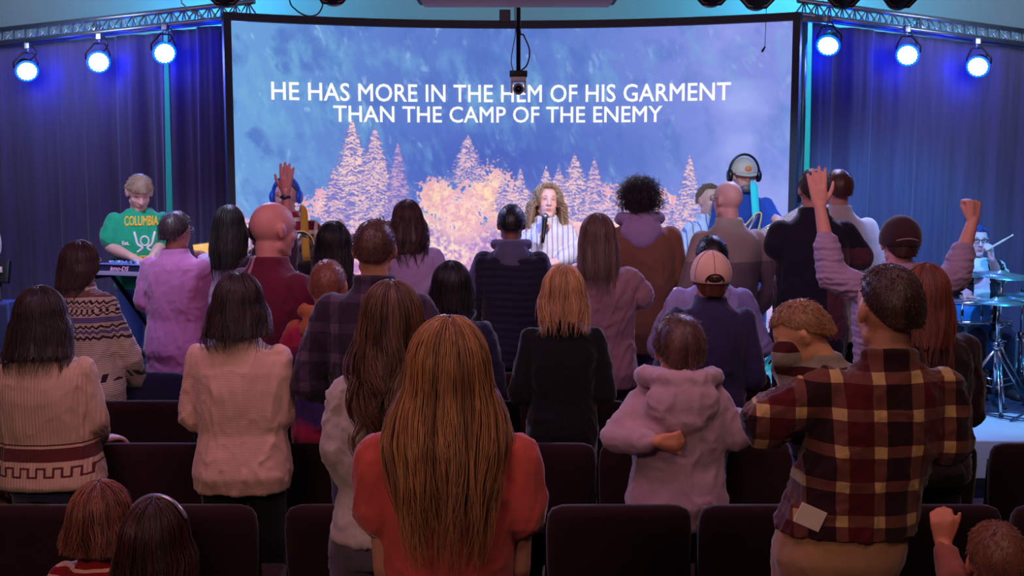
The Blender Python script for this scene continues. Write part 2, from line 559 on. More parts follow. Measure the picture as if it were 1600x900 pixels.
def fuzz(H, n, length, outw, downw, curl, rad, seed, m=9):
    rs = np.random.RandomState(seed)
    phi = (rs.rand(n) * 2 - 1) * math.pi; t = rs.rand(n) ** .7
    D = H.d_of(phi, t); P0, O = H.E(phi, D)
    down = np.stack([0 * phi, 0 * phi, -np.ones(n)], -1)
    tang = down - O * np.sum(down * O, -1, keepdims=True)
    d = O * outw + tang * downw + rs.normal(size=(n, 3)) * .35
    d /= np.linalg.norm(d, axis=-1, keepdims=True)
    u = np.cross(d, rs.normal(size=(n, 3))); u /= np.linalg.norm(u, axis=-1, keepdims=True) + 1e-9; w = np.cross(d, u)
    s = np.linspace(0, 1, m); L = length * (.6 + .5 * rs.rand(n))
    P = P0[:, None] + d[:, None] * (s[None, :, None] * L[:, None, None])
    if curl:
        a = s[None] * (5 + 5 * rs.rand(n))[:, None] * 1.6 + rs.rand(n)[:, None] * 6
        P = P + (u[:, None] * np.cos(a)[..., None] + w[:, None] * np.sin(a)[..., None] - u[:, None] * np.cos(a[:, :1])[..., None]) * curl
    OO = np.repeat(O[:, None], m, 1) + .01
    return strand_tubes(P, OO, rad, .15 + .7 * rs.rand(n))


def xf(M, V):
    A = np.array(M); V = np.asarray(V)
    return V @ A[:3, :3].T + A[:3, 3]


def hand(mb, W, d, n, thumb, pose='relaxed', k=1.0):
    """W wrist, d direction of the fingers, n direction the palm faces, thumb = +1 or -1 along d x n"""
    W = Vector(W); d = Vector(d).normalized(); n = Vector(n); n = (n - d * n.dot(d)).normalized(); b = d.cross(n)
    P = {'open': (5, 8, 6, .085, 42), 'relaxed': (28, 30, 18, .05, 35), 'grip': (62, 78, 45, .0, 25), 'fist': (80, 95, 62, .0, 20), 'half': (45, 55, 30, .03, 30)}[pose]
    lens = [(.040, .026, .021), (.044, .029, .022), (.041, .027, .021), (.032, .021, .018)]
    for i in range(4):
        q = (1.5 - i) * thumb
        kn = W + (d * (.090 - .004 * abs(i - 1.2)) + b * (q * .0205)) * k
        mb.cap(W + b * (q * .011 * k) + d * .008 * k, kn, .0165 * k, .0115 * k, 10)
        ang = 0.0; p = kn; fan = P[3] * q
        for j in range(3):
            ang += math.radians(P[j])
            dr = (d * math.cos(ang) + n * math.sin(ang) + b * fan * math.cos(ang)).normalized()
            e = p + dr * lens[i][j] * k
            mb.cap(p, e, (.0112 - j * .0009) * k, (.0104 - j * .0010) * k, 9); p = e
    # palm filling and thumb
    mb.cap(W + d * .03 * k + b * thumb * .012 * k, W + d * .075 * k + b * thumb * .014 * k, .019 * k, .017 * k, 10)
    t0 = W + (d * .018 + b * thumb * .022 + n * .006) * k
    a = math.radians(P[4])
    fold_in = pose in ('grip', 'fist')
    t1 = t0 + (d * math.cos(a) + b * thumb * math.sin(a) + n * (.45 if fold_in else .15)).normalized() * .043 * k
    if fold_in:
        t2 = t1 + (d * .55 + n * .8 - b * thumb * .35).normalized() * .032 * k
        t3 = t2 + (d * .25 + n * .45 - b * thumb * .85).normalized() * .026 * k
    else:
        t2 = t1 + (d * .85 + b * thumb * .42 + n * .12).normalized() * .032 * k
        t3 = t2 + (d * .95 + b * thumb * .22 + n * .12).normalized() * .026 * k
    mb.cap(t0, t1, .0150 * k, .0120 * k, 10); mb.cap(t1, t2, .0115 * k, .0100 * k, 9); mb.cap(t2, t3, .0100 * k, .0080 * k, 9)


ARMS = {
    'down': dict(e=(.245, -.02, 1.08), w=(.235, .05, .84), d=(0, .12, -1), n=(-1, 0, 0), pose='relaxed'),
    'front': dict(e=(.265, -.01, 1.10), w=(.13, .21, 1.00), d=(-.9, .35, .05), n=(0, -1, .1), pose='relaxed'),
    'close': dict(e=(.205, -.02, 1.08), w=(.13, .20, 1.02), d=(-.8, .4, .1), n=(0, -1, 0), pose='relaxed'),
    'crossed': dict(e=(.275, .03, 1.12), w=(.06, .22, 1.12), d=(-1, .1, .2), n=(0, -1, 0), pose='relaxed'),
    'pocket': dict(e=(.275, -.06, 1.12), w=(.20, .10, .92), d=(-.3, .5, -.8), n=(-1, 0, 0), pose='relaxed'),
}


def garment_torso(mb, s, sw, rings, infl=0.0, hd=0.0, lean=(0, 0), n=30, zb=0, exp=.86):
    """rings: (z/1.72, half width, half depth, cy)"""
    out = []
    for (z, hw, dd, cy) in rings:
        f = (z - .86) / .54
        cx = lean[0] * min(1, max(0, f)); ly = lean[1] * min(1, max(0, f))
        ring = []
        for t in np.linspace(0, 2 * math.pi, n, endpoint=False):
            c, q = math.cos(t), math.sin(t)
            ring.append(Vector((cx + (hw * sw + infl) * math.copysign(abs(c) ** exp, c),
                                cy + ly + (dd * (0.5 + .5 * sw) + infl) * math.copysign(abs(q) ** exp, q), z * s + zb)))
        out.append(ring)
    mb.loft(out)


TORSO = [(.80, .160, .118, -.005), (.88, .172, .128, -.012), (.96, .163, .120, -.008), (1.06, .152, .112, 0), (1.16, .160, .118, -.004),
         (1.26, .170, .120, -.008), (1.33, .170, .110, -.014), (1.38, .158, .092, -.020), (1.415, .126, .080, -.024), (1.44, .086, .068, -.024), (1.465, .062, .060, -.020), (1.50, .054, .054, -.016)]
HEADK = 1.0


def person(label, px, py, Y, floor=0.0, face='away', turn=0, body=None, skinc=(205, 150, 125), sw=1.0, top=None, pants=None, hair=None,
           armL='front', armR='front', head=None, voxel=.010, lean=(0, 0), seat=None, faced=False, hands='body', group=None, h=None, shoes=True, seed=1, name='person', htop=.012):
    """px, py: top of the head in the photograph; turn in degrees about the vertical"""
    p = at(px, py, Y)
    rz = {'away': 0.0, 'camera': math.pi}[face] + math.radians(turn)
    H = (p.z - floor) if h is None else h
    Rz = Matrix.Rotation(rz, 4, 'Z'); Ri = Rz.inverted()
    ln = Vector((lean[0], lean[1], 0))
    root = empty(name, (p.x - (Rz @ ln).x, Y - (Rz @ ln).y, floor), rz, label, 'person', group)
    Mr = root_m = Matrix.Translation(root.location) @ Rz
    Mri = Mr.inverted()
    hd_ = dict(yaw=0, pitch=0, roll=0, k=1.0); hd_.update(head or {}); k = hd_['k']
    zb = 0.0
    if seat is not None:                     # seated figure: full height from proportions
        Hs = seat; zb = H - Hs
    else: Hs = H
    s = (Hs + .008 - .225 * k) / 1.503       # body below the chin
    hc = Vector((ln.x, ln.y + .0, Hs + zb - htop - .115 * k))
    piv = Vector((0, -.02, -.10 * k))
    Mh = Matrix.Translation(hc) @ Matrix.Translation(piv) @ Euler((math.radians(-hd_['pitch']), math.radians(hd_['roll']), math.radians(hd_['yaw'])), 'ZXY' if 0 else 'XYZ').to_matrix().to_4x4() @ Matrix.Translation(-piv)

    def loc(v): return Vector((v[0], v[1], v[2]))
    arms = []
    for sg, a in ((-1, armL), (1, armR)):
        if face == 'camera' and isinstance(a, dict) and 'side' in a: pass
        if isinstance(a, str):
            q = ARMS[a]; f = lambda v: Vector((v[0] * sg * (.5 + .5 * sw) + ln.x * .7, v[1] + ln.y * .8, v[2] * s + zb))
            e, w = f(q['e']), f(q['w']); d = Vector((q['d'][0] * sg, q['d'][1], q['d'][2])); n = Vector((q['n'][0] * sg, q['n'][1], q['n'][2])); pose = q['pose']
        else:
            def pj(v):
                r = at(v[0], v[1], Y + v[2]); return Mri @ r
            e, w = pj(a['e']), pj(a['w'])
            d = Ri.to_3x3() @ Vector(a['d']); n = Ri.to_3x3() @ Vector(a['n']); pose = a.get('pose', 'relaxed')
        sh = Vector((sg * .158 * sw + ln.x * .95, -.018 + ln.y * .95, 1.372 * s + zb))
        arms.append((sg, sh, e, w, d, n, pose))
    # ---- the body: one continuous surface
    mb = MB()
    hm = MB()
    hm.ell((0, -.010 * k, .024 * k), (.0755 * k, .094 * k, .089 * k), n=20, m=14)
    hm.ell((0, .020 * k, -.030 * k), (.060 * k, .066 * k, .080 * k), n=18, m=12)
    hm.ell((0, .056 * k, -.092 * k), (.024 * k, .022 * k, .019 * k))
    hm.cap((-.044 * k, .0, -.062 * k), (-.016 * k, .055 * k, -.092 * k), .022 * k, .018 * k)
    hm.cap((.044 * k, .0, -.062 * k), (.016 * k, .055 * k, -.092 * k), .022 * k, .018 * k)
    hm.cap((0, .080 * k, .016 * k), (0, .100 * k, -.022 * k), .0085 * k, .0125 * k, 10)
    for q in (-1, 1):
        hm.ell((q * .011 * k, .090 * k, -.026 * k), (.009 * k, .010 * k, .008 * k), n=10, m=8)
        hm.cap((q * .012 * k, .080 * k, .030 * k), (q * .042 * k, .068 * k, .028 * k), .010 * k, .008 * k, 10)
        hm.ell((q * .036 * k, .052 * k, -.022 * k), (.022 * k, .022 * k, .022 * k))
        Me = Matrix.Rotation(q * .35, 3, 'Z') @ Matrix.Rotation(.15, 3, 'X')
        hm.ell((q * .079 * k, -.008 * k, -.004 * k), (.010 * k, .019 * k, .032 * k), Me, n=12, m=10)
        hm.cap((q * .004 * k, .088 * k, -.049 * k), (q * .018 * k, .080 * k, -.052 * k), .0062 * k, .004 * k, 8)
        hm.cap((q * .003 * k, .087 * k, -.060 * k), (q * .016 * k, .080 * k, -.058 * k), .0068 * k, .004 * k, 8)
    V = xf(Mh, hm.v)
    mb.raw(V, hm.f)
    nk = Mh @ Vector((0, -.022 * k, -.055 * k))
    mb.cap(nk, (ln.x, -.022 + ln.y, 1.44 * s + zb), (.032 + .017 * sw) * k, .036 + .022 * sw, 16)
    garment_torso(mb, s, sw, [(z, hw, dd, cy) for (z, hw, dd, cy) in TORSO], -.020, lean=lean, zb=zb)
    hk = .98 * (s ** .6) * (.9 + .1 * sw)
    for (sg, sh, e, w, d, n, pose) in arms:
        mb.cap(sh, e, .046 * s ** .5 * (.6 + .4 * sw), .037 * s ** .5, 14)
        mb.cap(e, e + (w - e) * .35, .038 * s ** .5, .039 * s ** .5, 14); mb.cap(e + (w - e) * .35, w, .039 * s ** .5, .026 * s ** .5, 14)
        th = sg
        dd_ = d.normalized(); nn = (n - dd_ * n.dot(dd_)).normalized(); bb = dd_.cross(nn)
        # the thumb lies towards the body's front / up side: pick by handedness
        hand(mb, w, d, n, sg, pose, hk)
    hipz = .90 * s + zb
    legs = []
    for sg in (-1, 1):
        hp = Vector((sg * .085 * sw, 0, hipz))
        if seat is None:
            kn = Vector((sg * .10, .015, .49 * s)); an = Vector((sg * .11, -.02, .075 * s))
        else:
            kn = Vector((sg * .11, .36 * s, hipz + .01)); an = Vector((sg * .11, .38 * s, max(.07, hipz - .40 * s)))
        legs.append((hp, kn, an))
        mb.cap(hp, kn, .078 * s, .052 * s); mb.cap(kn, an, .050 * s, .034 * s)
        mb.cap(an + Vector((0, -.02, -.035)), an + Vector((sg * .02, .15 * s, -.045)), .034 * s, .026 * s)
    me = fused(mb, voxel, 3 if voxel > .008 else 1)
    nv = len(me.vertices); co = np.empty(nv * 3, 'f'); me.vertices.foreach_get('co', co); co = co.reshape(-1, 3)
    tint = np.ones((nv, 4), 'f')
    lo = xf(Mh.inverted(), co) / k
    def blob(c, r):
        return np.clip(1.35 - np.sqrt((((lo - np.array(c)) / np.array(r)) ** 2).sum(1)), 0, 1)[:, None]
    def paint(c, r, col):
        f = blob(c, r); tint[:, :3] = tint[:, :3] * (1 - f) + np.array(col) * f
    paint((0, .088, -.055), (.020, .02, .009), (.72, .35, .36))
    for q in (-1, 1):
        if faced:
            paint((q * .028, .078, .036), (.015, .03, .004), (.30, .22, .2))
            paint((q * .029, .078, .013), (.013, .03, .0045), (.22, .16, .16))
            paint((q * .034, .062, -.022), (.016, .02, .014), (1.0, .80, .78))
        paint((q * .087, -.002, -.004), (.006, .008, .016), (.62, .45, .42))
    a = me.attributes.new('tint', 'FLOAT_COLOR', 'POINT'); a.data.foreach_set('color', tint.ravel())
    me.materials.append(skin(skinc)); me.name = 'body'
    ob = bpy.data.objects.new('body', me); COL.objects.link(ob); ob.parent = root
    # ---- top garment
    if top:
        T = dict(mat=None, hem=.80, infl=.006, arm=.014, sleeve='long', hood=None, collar=0, fold=.007, name='sweater', flare=0, vox=.011, yoke=None, sm=4)
        T.update(top)
        g = MB()
        R = []
        for (z, hw, dd, cy) in TORSO:
            if z < T['hem'] - 1e-3 or z > (1.47 if T['sleeve'] == 'short' else 1.515): continue
            fl = T['flare'] * max(0, (1.3 - z) / .5)
            R.append((z, hw + fl, dd + fl * .8, cy))
        z0 = T['hem']; R.insert(0, (z0, np.interp(z0, [r[0] for r in TORSO], [r[1] for r in TORSO]) + T['flare'], np.interp(z0, [r[0] for r in TORSO], [r[2] for r in TORSO]) + T['flare'] * .8, -.005)) if R[0][0] > z0 + .004 else None
        garment_torso(g, s, sw, R, T['infl'], lean=lean, zb=zb)
        for (sg, sh, e, w, d, n, pose) in arms:
            ra = (.044 + T['arm'] * .8)
            sh2 = sh + Vector((0, 0, .004))
            if T['sleeve'] == 'short':
                m = sh + (e - sh) * T.get('slen', .66)
                g.cap(sh2, m, ra * s ** .5 * (.6 + .4 * sw), (ra + .010) * s ** .5)
            elif T['sleeve'] == 'none':
                g.cap(sh2, sh + (e - sh) * .05, ra * .8, ra * .8)
            else:
                g.cap(sh2, e, ra * s ** .5 * (.6 + .4 * sw), (.044 + T['arm']) * s ** .5)
                wf = T.get('cuff', .97) if not isinstance(T.get('cuff'), (tuple, list)) else T['cuff'][0 if sg < 0 else 1]
                we = e + (w - e) * wf
                g.cap(e, e + (we - e) * .8, (.045 + T['arm']) * s ** .5, (.036 + T['arm']) * s ** .5)
                g.cap(e + (we - e) * .8, we, (.036 + T['arm']) * s ** .5, (.029 + T['arm'] * .5) * s ** .5)
        nb = Vector((ln.x, ln.y, (1.462 + T.get('hoodup', 0)) * s + zb))
        gm_main = g
        if T['hood']:
            if T.get('hoodmat'): g = MB()
            hs = T['hood']
            pts = [nb + Vector((x, y, z)) * hs for (x, y, z) in ((-.05, .085, -.03), (-.105, .03, .008), (-.10, -.045, .022), (-.045, -.098, .02), (.045, -.098, .02), (.10, -.045, .022), (.105, .03, .008), (.05, .085, -.03))]
            g.chain(pts, [.022 * hs, .030 * hs, .033 * hs, .034 * hs, .034 * hs, .033 * hs, .030 * hs, .022 * hs])
            g.ell(nb + Vector((0, -.098, -.045)) * hs, (.115 * hs, .050 * hs, .078 * hs))
            g.ell(nb + Vector((0, -.112, -.095)) * hs, (.070 * hs, .035 * hs, .050 * hs))
            if T.get('hoodmat'):
                hmz = fused(g, .010, 4, folds(.006, seed * 7)); hmz.materials.append(T['hoodmat']); hmz.name = 'hood'
                hob = bpy.data.objects.new('hood', hmz); COL.objects.link(hob); hob.parent = root; g = gm_main
        if T['collar']:
            pts = [nb + Vector((.070 * math.cos(t), .066 * math.sin(t) - .018, T['collar'] + .008 * math.sin(t + .1) * -1)) for t in np.linspace(-math.pi * 1.35, math.pi * .35, 14)]
            g.chain(pts, [.014 + T['collar'] * .15] * 14, 8)
        gm = fused(g, T['vox'], T['sm'], T.get('dfun') or folds(T['fold'], seed * 13 + 3))
        gm.materials.append(T['mat']); gm.name = T['name']
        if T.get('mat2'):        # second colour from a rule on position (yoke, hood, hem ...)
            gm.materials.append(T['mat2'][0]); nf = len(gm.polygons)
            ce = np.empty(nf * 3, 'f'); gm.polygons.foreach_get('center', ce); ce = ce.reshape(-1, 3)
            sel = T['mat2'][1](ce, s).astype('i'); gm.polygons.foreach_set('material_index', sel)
        go = bpy.data.objects.new(T['name'], gm); COL.objects.link(go); go.parent = root
    if pants:
        g = MB(); garment_torso(g, s, sw, [(.80, .150, .112, -.005), (.88, .172, .128, -.012), (.98, .160, .118, -.006), (1.02, .150, .112, 0)], pants.get('infl', .0), lean=lean, zb=zb)
        for (hp, kn, an) in legs:
            g.cap(hp, kn, .100 * s * (.5 + .5 * sw), .072 * s); g.cap(kn, an + Vector((0, 0, .02)), .070 * s, .058 * s)
        gm = fused(g, .014, 4, folds(.005, seed + 40)); gm.materials.append(pants['mat']); gm.name = pants.get('name', 'trousers')
        go = bpy.data.objects.new(pants.get('name', 'trousers'), gm); COL.objects.link(go); go.parent = root
    if shoes:
        for (hp, kn, an) in legs:
            sg = math.copysign(1, an.x); f = MB()
            f.cap(an + Vector((0, -.035, -.03)), an + Vector((sg * .02, .17 * s, -.035)), .046 * s, .036 * s, 14)
            f.cap(an + Vector((0, -.03, .02)), an + Vector((0, -.02, -.03)), .046 * s, .046 * s, 14)
            f.v = [(v[0], v[1], max(v[2], .002)) for v in f.v]
            f.build('shoe', plain((40, 36, 40), .6, name='shoe'), root)
    # ---- hair
    if hair:
        hp = dict(n=250, rad=.0016, col=((25, 14, 14), (80, 50, 40)), fz=None, shell=True, kw={}, ns=56)
        hp.update(hair)
        kw = dict(hp['kw']); kw.setdefault('seed', seed); kw.setdefault('k', k)
        Hh = Hair(**kw)
        V = np.zeros((0, 3)); F = []; A = np.zeros(0)
        def acc(v, f, a):
            nonlocal V, A
            o = len(V); F.extend([[i + o for i in q] for q in f]) if o else F.extend(f)
            V = np.concatenate([V, v]); A = np.concatenate([A, a])
        if hp['shell']: acc(*Hh.shell(None, None, None, ns=hp['ns']))
        if hp['n']: acc(*Hh.strands(hp['n'], hp['rad'], **hp.get('st', {})))
        if hp['fz']: acc(*fuzz(Hh, *hp['fz'], seed + 3))
        V = xf(Mh, V)
        ho = mesh_obj('hair', V, F, hair_mat(*hp['col']), root)
        if len(ho.data.vertices) == len(A): add_attr(ho.data, 'strand', A)
        else: print('hair attr mismatch', label)
    root['s_'] = s
    del root['s_']
    return root, Mh, s, arms


# worn things: parts of their person
def cap_part(root, Mh, k, mat, backwards=True, strapmat=None, thick=.014, deg=90):
    m = MB(); a, b, c = (.0785 + thick) * k, (.098 + thick) * k, (.095 + thick) * k
    n = 36; rings = []
    for t in np.linspace(.02, 1.0, 14):
        ang = t * math.radians(deg); ring = []
        for p in np.linspace(0, 2 * math.pi, n, endpoint=False):
            sq = 1 + .015 * abs(math.cos(3 * p))
            ring.append(Vector((a * math.sin(ang) * math.cos(p) * sq, -.010 * k + b * math.sin(ang) * math.sin(p) * sq, .022 * k + c * math.cos(ang))))
        rings.append(ring)
    inner = [[Vector((v.x * .96, (v.y + .01) * .96 - .01, v.z - .004)) for v in r] for r in rings[::-1]]
    m.loft(rings + inner)
    m.v = [tuple(v) for v in xf(Mh, m.v)]
    co = m.build('cap', mat, root)
    sgn = -1 if backwards else 1
    br = MB(); top_, bot = [], []
    for i, u in enumerate(np.linspace(-1, 1, 15)):
        th = u * 1.05
        x0, y0 = a * .98 * math.sin(th), b * .98 * math.cos(th); x1, y1 = a * .93 * math.sin(th) * 1.0, b * math.cos(th) * .98 + .056 * k * math.cos(u * 1.35)
        z0 = .024 * k; z1 = .016 * k - .008 * k * math.cos(u * 1.2)
        top_.append((x0, y0, z0)); bot.append((x1, y1, z1))
    V = []
    for dz in (0, -.005):
        V += [(x, -.01 * k + sgn * y, z + dz) for (x, y, z) in top_] + [(x, -.01 * k + sgn * y, z + dz) for (x, y, z) in bot]
    F = []
    for i in range(14):
        F += [(i, i + 1, 15 + i + 1, 15 + i), (30 + i, 45 + i, 45 + i + 1, 30 + i + 1), (15 + i, 15 + i + 1, 45 + i + 1, 45 + i), (i + 1, i, 30 + i, 31 + i)]
    F += [(0, 15, 45, 30), (14, 44, 59, 29)]
    br.raw(xf(Mh, V), F); br.build('brim', mat, co)
    return co


def glasses_part(root, Mh, k, rgb=(40, 40, 45), r=.0018):
    m = MB()
    for q in (-1, 1):
        pts = [(q * .030 * k + .021 * k * math.cos(t), .094 * k - .004 * abs(math.cos(t)), .012 * k + .017 * k * math.sin(t)) for t in np.linspace(0, 2 * math.pi, 21)]
        m.tube(pts, r, 6)
        m.tube([(q * .051 * k, .090 * k, .016 * k), (q * .074 * k, .05 * k, .015 * k), (q * .083 * k, -.005 * k, .012 * k), (q * .082 * k, -.02 * k, -.002)], r, 6)
    m.tube([(-.010 * k, .096 * k, .016 * k), (0, .098 * k, .019 * k), (.010 * k, .096 * k, .016 * k)], r, 6)
    m.v = [tuple(v) for v in xf(Mh, m.v)]
    return m.build('glasses', plain(rgb, .25, name='glasses'), root)


def headphones_part(root, Mh, k, rgb=(18, 20, 26)):
    m = MB()
    m.tube([(.098 * k * math.sin(t), -.005, .02 * k + .118 * k * math.cos(t)) for t in np.linspace(-1.55, 1.55, 22)], .009, 8)
    m.v = [tuple(v) for v in xf(Mh, m.v)]
    o = m.build('headphones', plain(rgb, .4, name='headphones'), root)
    for q in (-1, 1):
        c = MB(); c.lathe([(0, 0), (.034, 0), (.040, .008), (.040, .022), (.030, .032), (0, .034)], n=24, M=Matrix.Rotation(q * math.pi / 2, 3, 'Y'))
        c.v = [tuple(v) for v in xf(Mh, [(v[0] + q * .080 * k, v[1] - .005, v[2] * 1.15 + .002) for v in c.v])]
        c.build('ear_cup', plain(rgb, .35, name='ear_cup'), o)
    return o


# ------------------------------------------------------------------ the room
STAGE_Z = 0.25
carpet = G('carpet'); carpet.bump(carpet.noise(300, 2), .5, .004)
carpet = carpet.fin(carpet.mix(carpet.noise(60, 3), lin((18, 12, 16)), lin((28, 18, 24))), .95, spec=.1)
stage_mat = G('stage_floor'); stage_mat.bump(stage_mat.noise(90, 3), .2, .002)
stage_mat = stage_mat.fin(stage_mat.mix(stage_mat.noise(3, 4), lin((186, 186, 192)), lin((214, 214, 218))), .5, spec=.35)
wall_mat = G('wall_paint'); wall_mat.bump(wall_mat.noise(40, 3), .1, .002)
wall_mat = wall_mat.fin(wall_mat.mix(wall_mat.noise(1.4, 3), lin((168, 170, 172)), lin((190, 192, 192))), .85, spec=.2)
dark_wall = plain((120, 112, 112), .9, name='side_wall')
ceil_mat = plain((175, 175, 178), .9, name='ceiling')

structure(MB().box((0, 3.2, -.05), (14, 16, .1)).build('floor', carpet, smooth=False))
structure(MB().box((0, 9.05, STAGE_Z / 2), (13.8, 3.9, STAGE_Z - .002), bev=.01).build('stage_platform', stage_mat, smooth=False))
structure(MB().box((0, 11.1, 1.9), (14, .2, 3.9)).build('wall_back', wall_mat, smooth=False))
structure(MB().box((-7.1, 3.2, 1.9), (.2, 16, 3.9)).build('wall_left', dark_wall, smooth=False))
structure(MB().box((7.1, 3.2, 1.9), (.2, 16, 3.9)).build('wall_right', dark_wall, smooth=False))
structure(MB().box((0, -4.9, 1.9), (14, .2, 3.9)).build('wall_rear', dark_wall, smooth=False))
structure(MB().box((0, 3.2, 3.9), (14.4, 16.4, .1)).build('ceiling', ceil_mat, smooth=False))

# ------------------------------------------------------------------ projection screen (concave) with the projected picture
SW, SZ0, SZ1 = 2.04, .72, 3.005


def scr(u, v, off=0.0):
    """u 0..1 left to right, v 0..1 top to bottom -> point on the curved screen; off moves towards the room"""
    x = (u - .5) * 2 * SW
    y = 9.0 - .50 * (x / SW) ** 2
    n = Vector((-(.50 * 2 * x / SW ** 2), -1, 0)).normalized()
    n = Vector((-(.50 * 2 * x / SW ** 2) * 1.0, -1.0, 0)).normalized()
    return Vector((x, y, SZ1 + (SZ0 - SZ1) * v)) + Vector((n.x, n.y, 0)) * off


def value_noise(U, V, fu, fv, seed):
    rs = np.random.RandomState(seed); g = rs.rand(int(fv) + 3, int(fu) + 3)
    x = U * fu; y = V * fv; i = np.floor(x).astype(int); j = np.floor(y).astype(int); a = x - i; b = y - j
    a = a * a * (3 - 2 * a); b = b * b * (3 - 2 * b)
    i = np.clip(i, 0, int(fu)); j = np.clip(j, 0, int(fv))
    return (g[j, i] * (1 - a) + g[j, i + 1] * a) * (1 - b) + (g[j + 1, i] * (1 - a) + g[j + 1, i + 1] * a) * b


def fbm(U, V, fu, fv, seed, o=4):
    s = 0; a = 1; t = 0
    for k_ in range(o):
        s = s + a * value_noise(U, V, fu * 2 ** k_, fv * 2 ** k_, seed + k_); t += a; a *= .55
    return s / t


def picture(nu, nv):
    """the projected slide: blue mountainside, pink and yellow lit trees"""
    U, V = np.meshgrid(np.linspace(0, 1, nu), np.linspace(0, 1, nv))
    X = 418 + U * (1232 - 418); Y = 52 + V * (505 - 52)
    def mixc(c, d, f): return c * (1 - f[..., None]) + np.array(d) * f[..., None]
    C = np.zeros(U.shape + (3,)) + np.array((92, 126, 205.))
    C = mixc(C, (112, 176, 226), np.clip(1.1 - U * 4 - V * .3, 0, 1) * .7)
    C = mixc(C, (136, 146, 228), smooth01((U - .52) / .4) * .85)
    C = mixc(C, (66, 88, 184), np.exp(-(((U - .47) / .20) ** 2 + ((V - .47) / .14) ** 2)) * .85)
    C = mixc(C, (84, 112, 196), np.exp(-(((U - .72) / .14) ** 2 + ((V - .42) / .10) ** 2)) * .6)
    # rock streaks leaning down to the right
    S = U * .9 - V * .28
    S = U * .93 - V * .10 + .025 * fbm(U, V, 9, 9, 2, 3)
    st = fbm(S + .05, V, 70, 13, 3, 5); st2 = fbm(U * .9 + .1 * V, V, 12, 9, 9, 5)
    f = np.clip((st * st2 - .24) * 4.0, 0, 1) * np.clip(1.25 - U * .75, 0, 1) * np.clip(1.25 - V * 1.2, .15, 1)
    C = mixc(C, (116, 178, 220), f * .7)
    f = np.clip((fbm(S + .05, V, 90, 22, 21, 3) - .68) * 5, 0, 1) * np.clip(1.1 - U * .6, 0, 1) * np.clip(1.3 - V * 1.5, 0, 1)
    C = mixc(C, (170, 214, 240), f * .6)
    f = np.clip((.44 - fbm(S + .05, V, 30, 11, 31, 5)) * 5, 0, 1) * np.clip(1.0 - U * .5, .2, 1)
    C = mixc(C, (72, 108, 190), f * .65)
    C *= (1 - .0 * V)[..., None]
    f = np.exp(-((X - 1160) / 60.) ** 2) * np.clip((fbm(U, V, 12, 8, 77, 3) - .45) * 3, 0, 1)
    C = mixc(C, (176, 186, 250), f * .6)
    # haze of lit shrubs low in the picture
    leaf = fbm(U, V, 150, 84, 41, 3); leaf2 = fbm(U, V, 330, 190, 51, 2); big = fbm(U, V, 14, 9, 61, 3)
    edge = 332 + 18 * np.sin(X / 37.) + 26 * (value_noise(U, U * 0, 46, 1, 5) - .5) + np.where(X > 1100, (X - 1100) * .9, 0)
    m = smooth01((Y - edge) / 14)
    texc = smooth01((leaf * .75 + leaf2 * .35 - .28) / .5)
    pk = np.zeros_like(C) + np.array((240, 184, 214.))
    pk = mixc(pk, (255, 220, 208), smooth01((big - .35) / .3)); pk = mixc(pk, (250, 170, 196), smooth01((Y - 380) / 90.))
    pk = mixc(pk, (255, 222, 176), .8 * np.exp(-(((X - 770) / 90.) ** 2 + ((Y - 320) / 50.) ** 2)))
    dk = mixc(np.zeros_like(C) + np.array((150, 122, 200.)), (196, 130, 190), smooth01((Y - 360) / 80.))
    tree = dk * (1 - texc[..., None]) + pk * texc[..., None]
    C = C * (1 - m[..., None]) + tree * m[..., None]
    # round crowns
    for (cx, cy, r, q) in ((712, 312, 38, 1), (790, 305, 48, 1), (664, 330, 20, 1), (748, 335, 40, .6), (830, 318, 28, .7), (1056, 318, 24, .5), (497, 330, 26, .5), (470, 345, 30, .4), (880, 322, 32, .5), (960, 335, 50, .4), (550, 320, 30, .35), (1000, 345, 40, .4)):
        rr = np.sqrt(((X - cx) / r) ** 2 + ((Y - cy) / r) ** 2) + (leaf - .5) * 1.0 + (leaf2 - .5) * .6
        mm = smooth01((1.0 - rr) / .22)
        col = mixc(mixc(np.zeros_like(C) + np.array((255, 206, 214.)), (255, 226, 184), np.full(U.shape, q) * smooth01(1.3 - rr)), (222, 156, 186), (1 - texc) * .85)
        C = C * (1 - mm[..., None]) + col * mm[..., None]
    # conifers: stacked drooping boughs
    strk = fbm(U + .04 * V, V, 120, 190, 71, 2)
    for (cx, ty, by, hw, ton) in ((583, 190, 352, 46, .9), (616, 201, 352, 42, .75), (650, 224, 352, 26, .25), (757, 212, 285, 30, .7), (497, 272, 335, 17, .6),
                                  (922, 241, 345, 36, .8), (952, 247, 345, 26, .6), (897, 260, 345, 28, .7), (878, 259, 340, 22, .75), (838, 263, 330, 20, .7),
                                  (1094, 242, 350, 25, .75), (812, 270, 330, 16, .6), (1060, 300, 350, 18, .5), (985, 292, 345, 22, .5), (555, 262, 350, 24, .6)):
        g = (Y - ty) / (by - ty); w = 1.3 * hw * np.clip(g, 0, 1) ** .82
        dx = np.abs(X - cx) / np.maximum(w, 1.2)
        saw = (Y * .17 + np.abs(X - cx) * -.08 + leaf * 2.0) % 1.0
        inside = (g > 0) & (g < 1)
        mm = smooth01((1.05 - dx - .45 * saw - .35 * (leaf2 - .5)) / .14) * inside
        bl = smooth01((saw * .50 + strk * .75 - .40 - (1 - ton) * .06) / .38)
        lit = np.array((255, 214, 204.)) * ton + np.array((190, 150, 200.)) * (1 - ton)
        col = (np.zeros_like(C) + np.array((116, 116, 196.))) * (1 - bl[..., None]) + lit * bl[..., None]
        fade = mm * np.clip(1.5 - g * .7, .35, 1)
        C = C * (1 - fade[..., None]) + col * fade[..., None]
